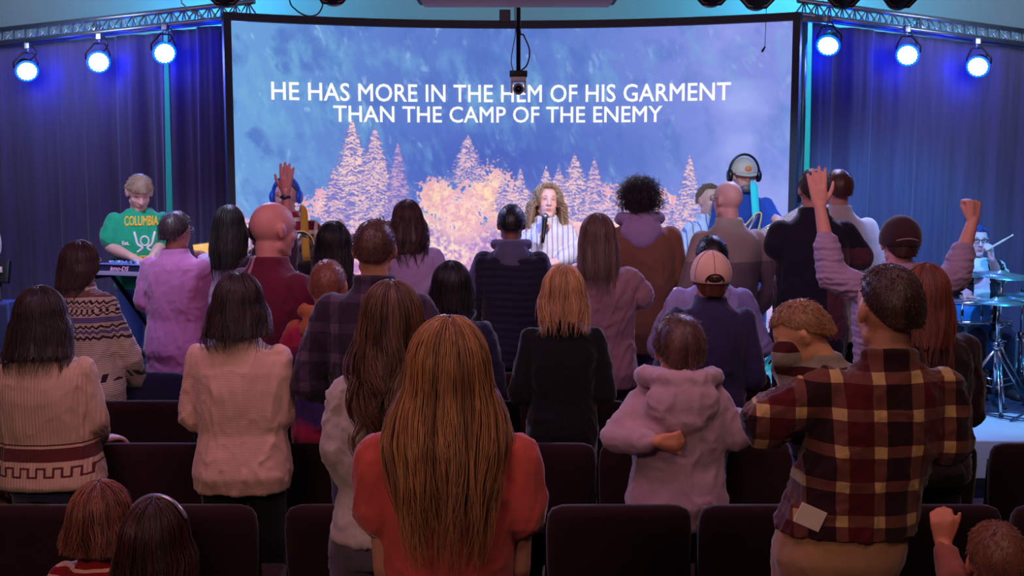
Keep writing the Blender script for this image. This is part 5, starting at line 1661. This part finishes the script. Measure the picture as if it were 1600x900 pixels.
person('person with long straight light brown hair in a mauve hoodie, arms folded', 934, 333, 6.06, sw=1.02, skinc=(200, 140, 120),
       top=dict(mat=fabric((150, 112, 126)), hem=.80, arm=.030, infl=.022, name='hoodie', fold=.009, vox=.010), pants=dict(mat=fabric((64, 50, 84))),
       hair=long_hair(((40, 24, 28), (138, 108, 104)), rws((.15, .098, -.122, .110, .98), (.26, .108, -.15, .11, .85), (.40, .112, -.168, .09, .8), (.5, .10, -.165, .07, .8)), .40, n=420, thick=.010, ridge=.008),
       armR=dict(e=(1002, 462, .0), w=(962, 448, .24), d=(-.9, .1, .2), n=(0, -1, 0)), armL=dict(e=(886, 470, .0), w=(915, 450, .24), d=(.9, .1, .2), n=(0, -1, 0)), lean=(-.03, 0), seed=19)

# front row
pk_root, pk_M, _, _ = person('person with short dark hair and glasses in a pink-purple top', 274, 330, 6.9, sw=1.06, skinc=(190, 130, 125), face='away', turn=-14,
       top=dict(mat=fabric((176, 104, 160)), hem=.70, arm=.022, infl=.020, flare=.006, name='top', fold=.007), pants=dict(mat=BLACKP),
       hair=short_hair(((24, 12, 18), (74, 50, 60)), thick=.014, n=700, length=.03, Lb=.17, Ls=.13), head=dict(yaw=-12, k=1.0), lean=(0, 0),
       armL=dict(e=(226, 470, .0), w=(250, 450, .24), d=(.8, .2, .3), n=(0, -1, 0)), armR=dict(e=(330, 455, .02), w=(318, 415, .22), d=(.0, .4, 1), n=(-.4, .8, 0), pose='half'), seed=20)
glasses_part(pk_root, pk_M, 1.02, (170, 170, 190))
q = at(315, 389, 7.15)
ph = empty('smartphone', q, .1, 'lit phone with an orange screen held up beside the pink-purple top', 'phone')
Mt = Matrix.Rotation(-.12, 3, 'Y')
MB().box((0, 0, 0), (.105, .010, .075), Mt, .004).build('phone_case', dark_metal, ph); MB().box((0, -.0056, 0), (.096, .002, .064), Mt).build('phone_display', glow((255, 200, 110), .9, 'phone_display'), ph)
person('person with long straight black hair in a pale lavender top beside the phone', 358, 320, 6.95, sw=.92, skinc=(190, 140, 130),
       top=dict(mat=fabric((170, 150, 190)), hem=.78, arm=.018, infl=.012, name='top'), pants=dict(mat=BLACKP),
       hair=long_hair(BLACKH, rws((.15, .106, -.124, .115, .98), (.26, .112, -.15, .11, .85), (.45, .10, -.165, .08, .8)), .45, n=300, thick=.010), lean=(-.0, 0), seed=21)
person('person with long wavy dark hair in a pale lilac T-shirt before the screen', 636, 311, 6.92, sw=.95, skinc=(200, 150, 140), face='away', turn=8,
       top=dict(mat=fabric((186, 160, 210)), hem=.78, sleeve='short', arm=.022, infl=.014, name='t_shirt', fold=.008), pants=dict(mat=DENIM),
       hair=long_hair(((20, 10, 14), (92, 54, 58)), rws((.15, .108, -.122, .112, .98), (.24, .118, -.145, .12, .85), (.40, .07, -.165, .07, .8)), .38, n=380, wav=(.016, 26), thick=.010, ridge=.010), head=dict(yaw=6), lean=(-.03, 0), seed=22)
person('person with short black hair in a navy quilted vest with a grey hood', 799, 318, 6.9, sw=1.04, skinc=(130, 84, 74),
       top=dict(mat=fabric((38, 36, 62)), hem=.76, arm=.026, infl=.018, name='quilted_vest', dfun=puffer(5), hood=.95, hoodmat=fabric((96, 92, 130)), vox=.009, mat2=(fabric((84, 82, 118)), lambda c, s: (np.abs(c[:, 0]) > .215))), pants=dict(mat=BLACKP),
       hair=short_hair(BLACKH, thick=.008, n=700, length=.010, Lb=.15), seed=23)
person('tall person with dark curly hair in a brown jacket with a lavender hood', 1000, 277, 6.9, sw=1.16, skinc=(190, 130, 110),
       top=dict(mat=fabric((136, 92, 74)), hem=.76, arm=.026, infl=.020, flare=.008, name='jacket', fold=.008, hood=1.12, hoodmat=fabric((166, 140, 186))), pants=dict(mat=fabric((130, 110, 150))),
       hair=dict(n=0, col=((8, 5, 8), (56, 40, 44)), kw=dict(SHORT, thick=.012, Lb=.155, Ls=.14, Lf=.05, ridge=.018), fz=(1000, .075, 1.0, .25, .014, .0017)), seed=24, htop=.05,
       armR=dict(e=(1058, 430, .02), w=(1030, 425, .24), d=(-.8, .2, .2), n=(0, -1, 0)))
bl_root, bl_M, _, _ = person('tall person with a shaved head and glasses in a grey-tan collared jacket', 1138, 282, 6.92, sw=1.14, skinc=(210, 150, 150), face='away', turn=20, htop=.003, voxel=.009,
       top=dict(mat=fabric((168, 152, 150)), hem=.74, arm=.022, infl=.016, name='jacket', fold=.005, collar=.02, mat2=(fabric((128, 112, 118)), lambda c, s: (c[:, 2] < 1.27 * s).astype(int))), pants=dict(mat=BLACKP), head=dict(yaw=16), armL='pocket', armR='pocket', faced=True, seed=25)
glasses_part(bl_root, bl_M, 1.0)
person('broad person with short dark hair in a black fleece jacket, elbow out', 1271, 262, 6.55, sw=1.16, skinc=(200, 140, 130), face='away',
       top=dict(mat=fabric((30, 26, 46)), hem=.74, arm=.026, infl=.018, name='fleece_jacket', fold=.010, mat2=(fabric((92, 50, 66)), lambda c, s: ((c[:, 2] < 1.30 * s) & (c[:, 0] > .06) & (c[:, 2] > 1.0)).astype(int))), pants=dict(mat=BLACKP),
       hair=short_hair(((20, 10, 12), (80, 46, 46)), thick=.008, n=700), armL=dict(e=(1213, 384, -.04), w=(1242, 400, .22), d=(.9, .3, .2), n=(0, -1, 0)), armR=dict(e=(1345, 402, .0), w=(1320, 400, .25), d=(-.9, .3, .2), n=(0, -1, 0)), lean=(-.0, 0), seed=26)
person('person with short auburn hair in a cream shirt, mostly hidden by the black fleece', 1311, 263, 7.05, sw=1.10, skinc=(214, 150, 140),
       top=dict(mat=fabric((214, 200, 206)), hem=.78, arm=.022, infl=.016, name='shirt', fold=.007), pants=dict(mat=BLACKP), hair=short_hair(((40, 18, 16), (116, 64, 52)), thick=.008, n=700), seed=27, lean=(-.05, 0),
       armR='down')
rh_root, _, _, rh_arms = person('person hidden behind the shaved head, lifting one open hand towards the screen', 410, 330, 6.9, sw=.95, skinc=(176, 104, 104), voxel=.0055,
       top=dict(mat=fabric((60, 36, 60)), hem=.78, arm=.016, infl=.012, name='top', cuff=(.97, .35)), pants=dict(mat=BLACKP), hair=short_hair(BLACKH),
       armL='down', armR=dict(e=(452, 392, .02), w=(446, 300, .06), d=(.08, .0, 1), n=(-.1, 1, 0), pose='open'), seed=28)
wp_ = rh_arms[1][3]; m = MB(); m.lathe([(.030, -.009), (.034, -.009), (.034, .009), (.030, .009)], wp_ - Vector((0, 0, .03)), 24); m.ell(wp_ + Vector((0, -.034, -.03)), (.016, .006, .016)); m.build('wristwatch', plain((60, 60, 80), .3, .6, name='watch'), rh_root)

# children low in the frame
person('child with long reddish brown hair in a red and white striped top', 155, 752, 3.25, sw=.70, skinc=(190, 120, 100),
       top=dict(mat=stripes((150, 26, 36), (240, 176, 168), .030, .28, 'z', .004), hem=.80, arm=.012, infl=.006, name='striped_top'), pants=dict(mat=DENIM), head=dict(k=.90, yaw=-8),
       hair=long_hair(((60, 24, 20), (178, 104, 84)), rws((.14, .098, -.112, .105, .98), (.20, .112, -.12, .11, .85), (.30, .085, -.12, .08, .8)), .19, n=500, thick=.010, wav=(.008, 26), ridge=.010, st=dict(frizz=.006, out=.008)), seed=29, group=None)
kk, kM, _, _ = person('child with long dark hair and a shiny hairband at the lower left', 240, 776, 2.75, sw=.74, skinc=(180, 120, 100), seat=1.33,
       top=dict(mat=fabric((60, 12, 22)), hem=.84, arm=.012, infl=.006, name='top'), pants=dict(mat=BLACKP), head=dict(k=.90, yaw=-10),
       hair=long_hair(((24, 8, 10), (86, 36, 36)), rws((.14, .094, -.108, .10, .98), (.22, .104, -.12, .10, .85), (.35, .10, -.13, .08, .8)), .30, n=350, thick=.008), seed=30)
hb = MB(); hb.tube(xf(kM, [(.085 * math.sin(t), -.01 + .02, .018 + .098 * math.cos(t)) for t in np.linspace(-1.1, 1.1, 18)]), .005, 8); hb.build('hairband', plain((200, 190, 235), .15, .6, name='hairband'), kk)
person('small child with short light brown hair at the lower right, one hand lifted', 1558, 811, 2.85, sw=.70, skinc=(214, 130, 108), seat=1.15, voxel=.006,
       top=dict(mat=fabric((150, 84, 76)), hem=.84, arm=.012, infl=.006, name='top', cuff=(.85, .95)), pants=dict(mat=DENIM), head=dict(k=.88),
       hair=short_hair(((70, 34, 26), (170, 106, 80)), thick=.008, n=900, length=.016, Lb=.16, out=.12), armL=dict(e=(1490, 905, .02), w=(1474, 850, .10), d=(-.12, .0, 1), n=(.3, .8, 0), pose='half'), armR='front', seed=31)

# ------------------------------------------------------------------ the band
from mathutils.bvhtree import BVHTree


def decal(o, target, lift=.003):
    """lay flat lettering (in the person's x-z plane) onto the front of a garment"""
    bv = BVHTree.FromPolygons([v.co for v in target.data.vertices], [tuple(p.vertices) for p in target.data.polygons])
    for v in o.data.vertices:
        h = bv.ray_cast(Vector((v.co.x, .6, v.co.z)), Vector((0, -1, 0)))
        e = v.co.y
        if h[0] is not None: v.co.y = h[0].y + lift + e


def child_named(root, nm): return [c for c in root.children if c.name.startswith(nm)][0]


FM = Matrix.Rotation(math.pi / 2, 4, 'X')
FLIP = Matrix.Rotation(math.pi, 4, 'Z') @ FM     # reads correctly from the person's front


def chest_word(root, gname, txt, size, z, mat, x=0, offset=0, sx=1.0, name='print_lettering'):
    o = word(txt, name, size, mat, root, Matrix.Translation((x, 0, z)) @ Matrix.Diagonal((sx, 1, 1, 1)) @ FLIP, .0008, offset)
    bm = bmesh.new(); bm.from_mesh(o.data); bmesh.ops.subdivide_edges(bm, edges=[e for e in bm.edges if e.calc_length() > .02], cuts=3); bm.to_mesh(o.data); bm.free()
    decal(o, child_named(root, gname)); return o


# keyboard player
k1, kM1, ks_, _ = person('keyboard player in a green T-shirt with yellow lettering, head bowed', 214, 265, 7.62, floor=STAGE_Z, face='camera', turn=14, sw=.98, skinc=(232, 180, 170), faced=True, voxel=.006,
       top=dict(mat=fabric((36, 168, 124)), sleeve='short', hem=.93, arm=.026, infl=.018, flare=.010, name='t_shirt', fold=.008), pants=dict(mat=fabric((76, 112, 190))),
       hair=short_hair(((110, 84, 70), (216, 186, 158)), thick=.008, n=900, length=.030, Lb=.15, Ls=.10, Lf=.075, ridge=.006, out=.12), head=dict(pitch=30, yaw=12), lean=(.02, .05),
       armR=dict(e=(172, 386, -.03), w=(206, 402, -.30), d=(.8, -.5, -.25), n=(0, 0, -1), pose='relaxed'), armL=dict(e=(250, 386, -.05), w=(238, 402, -.28), d=(-.3, -.9, -.3), n=(0, 0, -1), pose='relaxed'), seed=41)
yel = plain((250, 196, 50), .6, name='yellow_print'); whi = plain((240, 240, 245), .6, name='white_print')
zc = 1.365 * ks_
chest_word(k1, 't_shirt', 'COLUMBIA', .085, zc - .01, yel, 0, .003, .50)
chest_word(k1, 't_shirt', 'Est.', .035, zc - .135, whi, .10, .001)
chest_word(k1, 't_shirt', 'Summer', .055, zc - .235, yel, -.03, .003, .9)
m = MB()
for q in (-1, 1):
    m.tube(catmull([(q * .065 - .02, 0, zc - .05), (q * .055 - .02, 0, zc - .09), (q * .045 - .02, 0, zc - .13), (q * .015 - .02, 0, zc - .155), (q * .05 - .02, 0, zc - .185)], 6), .008, 6)
m.tube([(-.02 + .026 * math.cos(t), 0, zc - .11 + .03 * math.sin(t)) for t in np.linspace(0, 6.28, 20)], .006, 6)
m.v = [(v[0], v[1] * .15, v[2]) for v in m.v]
decal(m.build('print_emblem', whi, k1), child_named(k1, 't_shirt'), .002)
tr_ = child_named(k1, 'trousers')
m = MB(); m.tube([(-.09 + .035 * math.cos(t), 0, .66 + .035 * math.sin(t)) for t in np.linspace(0, 6.28, 20)], .008, 6); m.v = [(v[0], v[1] * .15, v[2]) for v in m.v]
decal(m.build('trouser_print', whi, k1), tr_, .002)

# guitarist behind the raised hand
g1, gM1, _, _ = person('guitarist in a red patterned shirt with a tan strap, behind the raised hand', 447, 279, 7.9, floor=STAGE_Z, face='camera', sw=1.08, skinc=(225, 165, 150), faced=True,
       top=dict(mat=plaid((150, 26, 50), (220, 190, 170), (240, 225, 210), .09, .085, .25, .3, red=(110, 16, 44)), hem=.82, arm=.020, infl=.014, name='shirt', collar=.018, cuff=.8), pants=dict(mat=DENIM),
       hair=short_hair(((40, 50, 110), (90, 130, 220)), thick=.010, n=500), head=dict(yaw=-10),
       armL=dict(e=(505, 385, -.05), w=(530, 370, -.22), d=(.4, -.2, .9), n=(-.9, 0, 0), pose='grip'), armR=dict(e=(405, 392, -.04), w=(440, 408, -.22), d=(.9, -.2, -.2), n=(0, .9, 0), pose='half'), seed=42)
headphones_part(g1, gM1, 1.0, (30, 90, 220))
guitar('electric_guitar', 'dark hollow-body guitar with gold edging held by the guitarist in red', at(492, 394, 7.68), at(574, 364, 7.66), (0, -1, .1), (34, 22, 26),
       [at(468, 326, 7.80), at(474, 330, 7.74), at(476, 360, 7.68), at(478, 395, 7.62), at(480, 408, 7.64)], (196, 140, 50), kind='hollow')

# singer
s1, sM1, _, _ = person('singer with long curly blonde hair and closed eyes in a blue and white striped shirt', 854, 288, 8.0, floor=STAGE_Z, face='camera', sw=.90, skinc=(240, 196, 184), faced=True, voxel=.0055,
       top=dict(mat=stripes((228, 228, 240), (150, 164, 214), .036, .25, 'x', .016), hem=.76, arm=.026, infl=.018, flare=.012, name='striped_shirt', fold=.010, collar=.012, cuff=.86), pants=dict(mat=DENIM),
       hair=dict(n=520, rad=.0022, col=((110, 84, 66), (224, 196, 164)), kw=dict(rows=rws((.15, .112, -.11, .12, .84), (.24, .128, -.12, .13, .80), (.34, .138, -.13, .13, .78), (.45, .12, -.13, .11, .8)), Lb=.36, Ls=.40, Lf=.035, pA=112, pB=142, thick=.010, ridge=.014), st=dict(m=60, curl=(.011, 130), out=.016, frizz=.008)),
       head=dict(pitch=-8, yaw=6, roll=-4), armR=dict(e=(826, 398, -.02), w=(846, 368, -.15), d=(.15, .25, 1), n=(.9, .3, 0), pose='grip'), armL=dict(e=(900, 392, -.02), w=(872, 408, -.18), d=(-.8, -.3, -.1), n=(0, .5, -.8), pose='relaxed'), seed=43)
mo = at(850, 357, 7.82)
mc = empty('microphone', mo, 0, 'black handheld microphone gripped below the mouth of the singer', 'microphone')
d_ = Vector((.10, .25, 1)).normalized()
m = MB(); m.lathe([(0, -.10), (.011, -.10), (.013, -.06), (.017, .05), (.019, .062), (0, .062)], n=20, M=d_.to_track_quat('Z', 'Y').to_matrix()); m.build('handle', dark_metal, mc)
m = MB(); m.ell(d_ * .082, (.024, .024, .026), n=18, m=12); m.build('grille_ball', plain((150, 150, 160), .35, .8, name='mic_grille'), mc)

# bass player
b1, bM1, bs_, _ = person('bass player in a cap and large headphones with a cyan strap and dark blue shirt', 1163, 243, 8.1, floor=STAGE_Z, face='camera', sw=1.02, skinc=(225, 165, 150), faced=True, htop=.026,
       top=dict(mat=fabric((40, 70, 150)), sleeve='short', hem=.80, arm=.020, infl=.012, name='t_shirt', fold=.010), pants=dict(mat=DENIM),
       hair=short_hair(((60, 50, 50), (130, 120, 120)), thick=.004, n=300), head=dict(pitch=2, yaw=4),
       armL=dict(e=(1222, 384, -.04), w=(1220, 360, -.24), d=(-.1, -.3, .9), n=(-.9, 0, 0), pose='grip'), armR=dict(e=(1118, 380, -.02), w=(1152, 392, -.24), d=(.9, -.2, -.2), n=(0, .9, 0), pose='half'), seed=44)
cap_part(b1, bM1, 1.0, fabric((196, 176, 160)), backwards=False)
m = MB(); m.ell(bM1 @ Vector((0, .100, .055)), (.024, .008, .020)); m.build('cap_badge', plain((220, 120, 60), .6, name='badge'), b1)
headphones_part(b1, bM1, 1.08)
m = MB(); m.ell(bM1 @ Vector((0, .060, -.085)), (.045, .036, .030)); m.build('beard', hair_mat((90, 80, 80), (170, 160, 160)), b1)
m = MB()
for r_ in (.055, .034): m.tube([(.02 + r_ * math.cos(t), 0, 1.20 * bs_ + r_ * 1.1 * math.sin(t)) for t in np.linspace(0, 6.28, 24)], .006, 6)
for i in range(6): m.tube([(.02 + .03 * math.cos(i), 0, 1.20 * bs_ + .03 * math.sin(i)), (.02 + .055 * math.cos(i + .5), 0, 1.20 * bs_ + .06 * math.sin(i + .5))], .007, 6)
m.v = [(v[0], v[1] * .15, v[2]) for v in m.v]; decal(m.build('print_emblem', whi, b1), child_named(b1, 't_shirt'), .002)
guitar('bass_guitar', 'bass guitar with a long pale neck held by the player in headphones', at(1186, 366, 7.84), at(1262, 322, 7.84), (0, -1, .1), (30, 50, 110),
       [at(1177, 284, 8.04), at(1178, 290, 7.95), at(1180, 320, 7.90), at(1182, 350, 7.86), at(1184, 385, 7.84)], (60, 226, 226), kind='bass', scale=.8)

# backing singer
w1, wM1, _, _ = person('backing singer with tied-back brown hair and a pale striped shirt, turned aside', 1109, 286, 8.30, floor=STAGE_Z, face='camera', turn=24, sw=.92, skinc=(228, 172, 160), faced=True,
       top=dict(mat=stripes((220, 220, 236), (130, 140, 190), .05, .2, 'x'), hem=.78, arm=.022, infl=.014, name='striped_shirt', fold=.009, collar=.014), pants=dict(mat=DENIM),
       hair=short_hair(((70, 46, 36), (170, 130, 96)), thick=.010, n=400, length=.03, Lb=.15, Ls=.12, Lf=.03, out=.1), seed=45)
m = MB(); m.ell(wM1 @ Vector((0, -.125, .03)), (.035, .03, .035)); m.build('hair_bun', hair_mat((60, 40, 30), (150, 110, 84)), w1)

# drummer
d1, dM1, _, _ = person('seated drummer in glasses, white shirt and dark vest, holding up a stick', 1528, 350, 8.8, floor=STAGE_Z, face='camera', sw=1.05, skinc=(215, 175, 180), faced=True, seat=1.72, voxel=.0055,
       top=dict(mat=fabric((210, 214, 232)), sleeve='short', hem=.84, arm=.030, infl=.018, name='shirt', fold=.009, mat2=(fabric((18, 22, 34)), lambda c, s: ((np.abs(c[:, 0]) > .065) & (np.abs(c[:, 0]) < .185) & (c[:, 2] < 1.0)).astype(int))), pants=dict(mat=fabric((30, 34, 60))),
       hair=short_hair(((20, 30, 70), (60, 90, 170)), thick=.008, n=500), head=dict(yaw=-6, pitch=4),
       armL=dict(e=(1562, 436, -.08), w=(1549, 404, -.26), d=(-.25, -.2, 1), n=(-.6, .7, 0), pose='grip'), armR=dict(e=(1494, 436, -.05), w=(1502, 452, -.28), d=(.2, -.9, -.2), n=(0, 0, -1), pose='grip'), seed=46)
glasses_part(d1, dM1, 1.0, (20, 22, 30), .0026)
stick_mat = plain((226, 200, 180), .5, name='stick_wood')
def stick(a_, b_, label):
    a_ = Vector(a_); b_ = Vector(b_); o = MB()
    d = (b_ - a_); pts = [d * t for t in np.linspace(0, 1, 12)]; rr = [.0085] * 8 + [.0075, .006, .0045, .007]
    o.tube(pts, rr, 8); tag(o.build('drumstick', stick_mat, None, True, a_), label, 'drumstick')
stick(at(1540, 392, 8.50), at(1583, 367, 8.40), 'wooden drumstick raised in the hand of the drummer')
stick(at(1500, 462, 8.52), at(1530, 466, 8.26), 'wooden drumstick low over the blue snare drum')
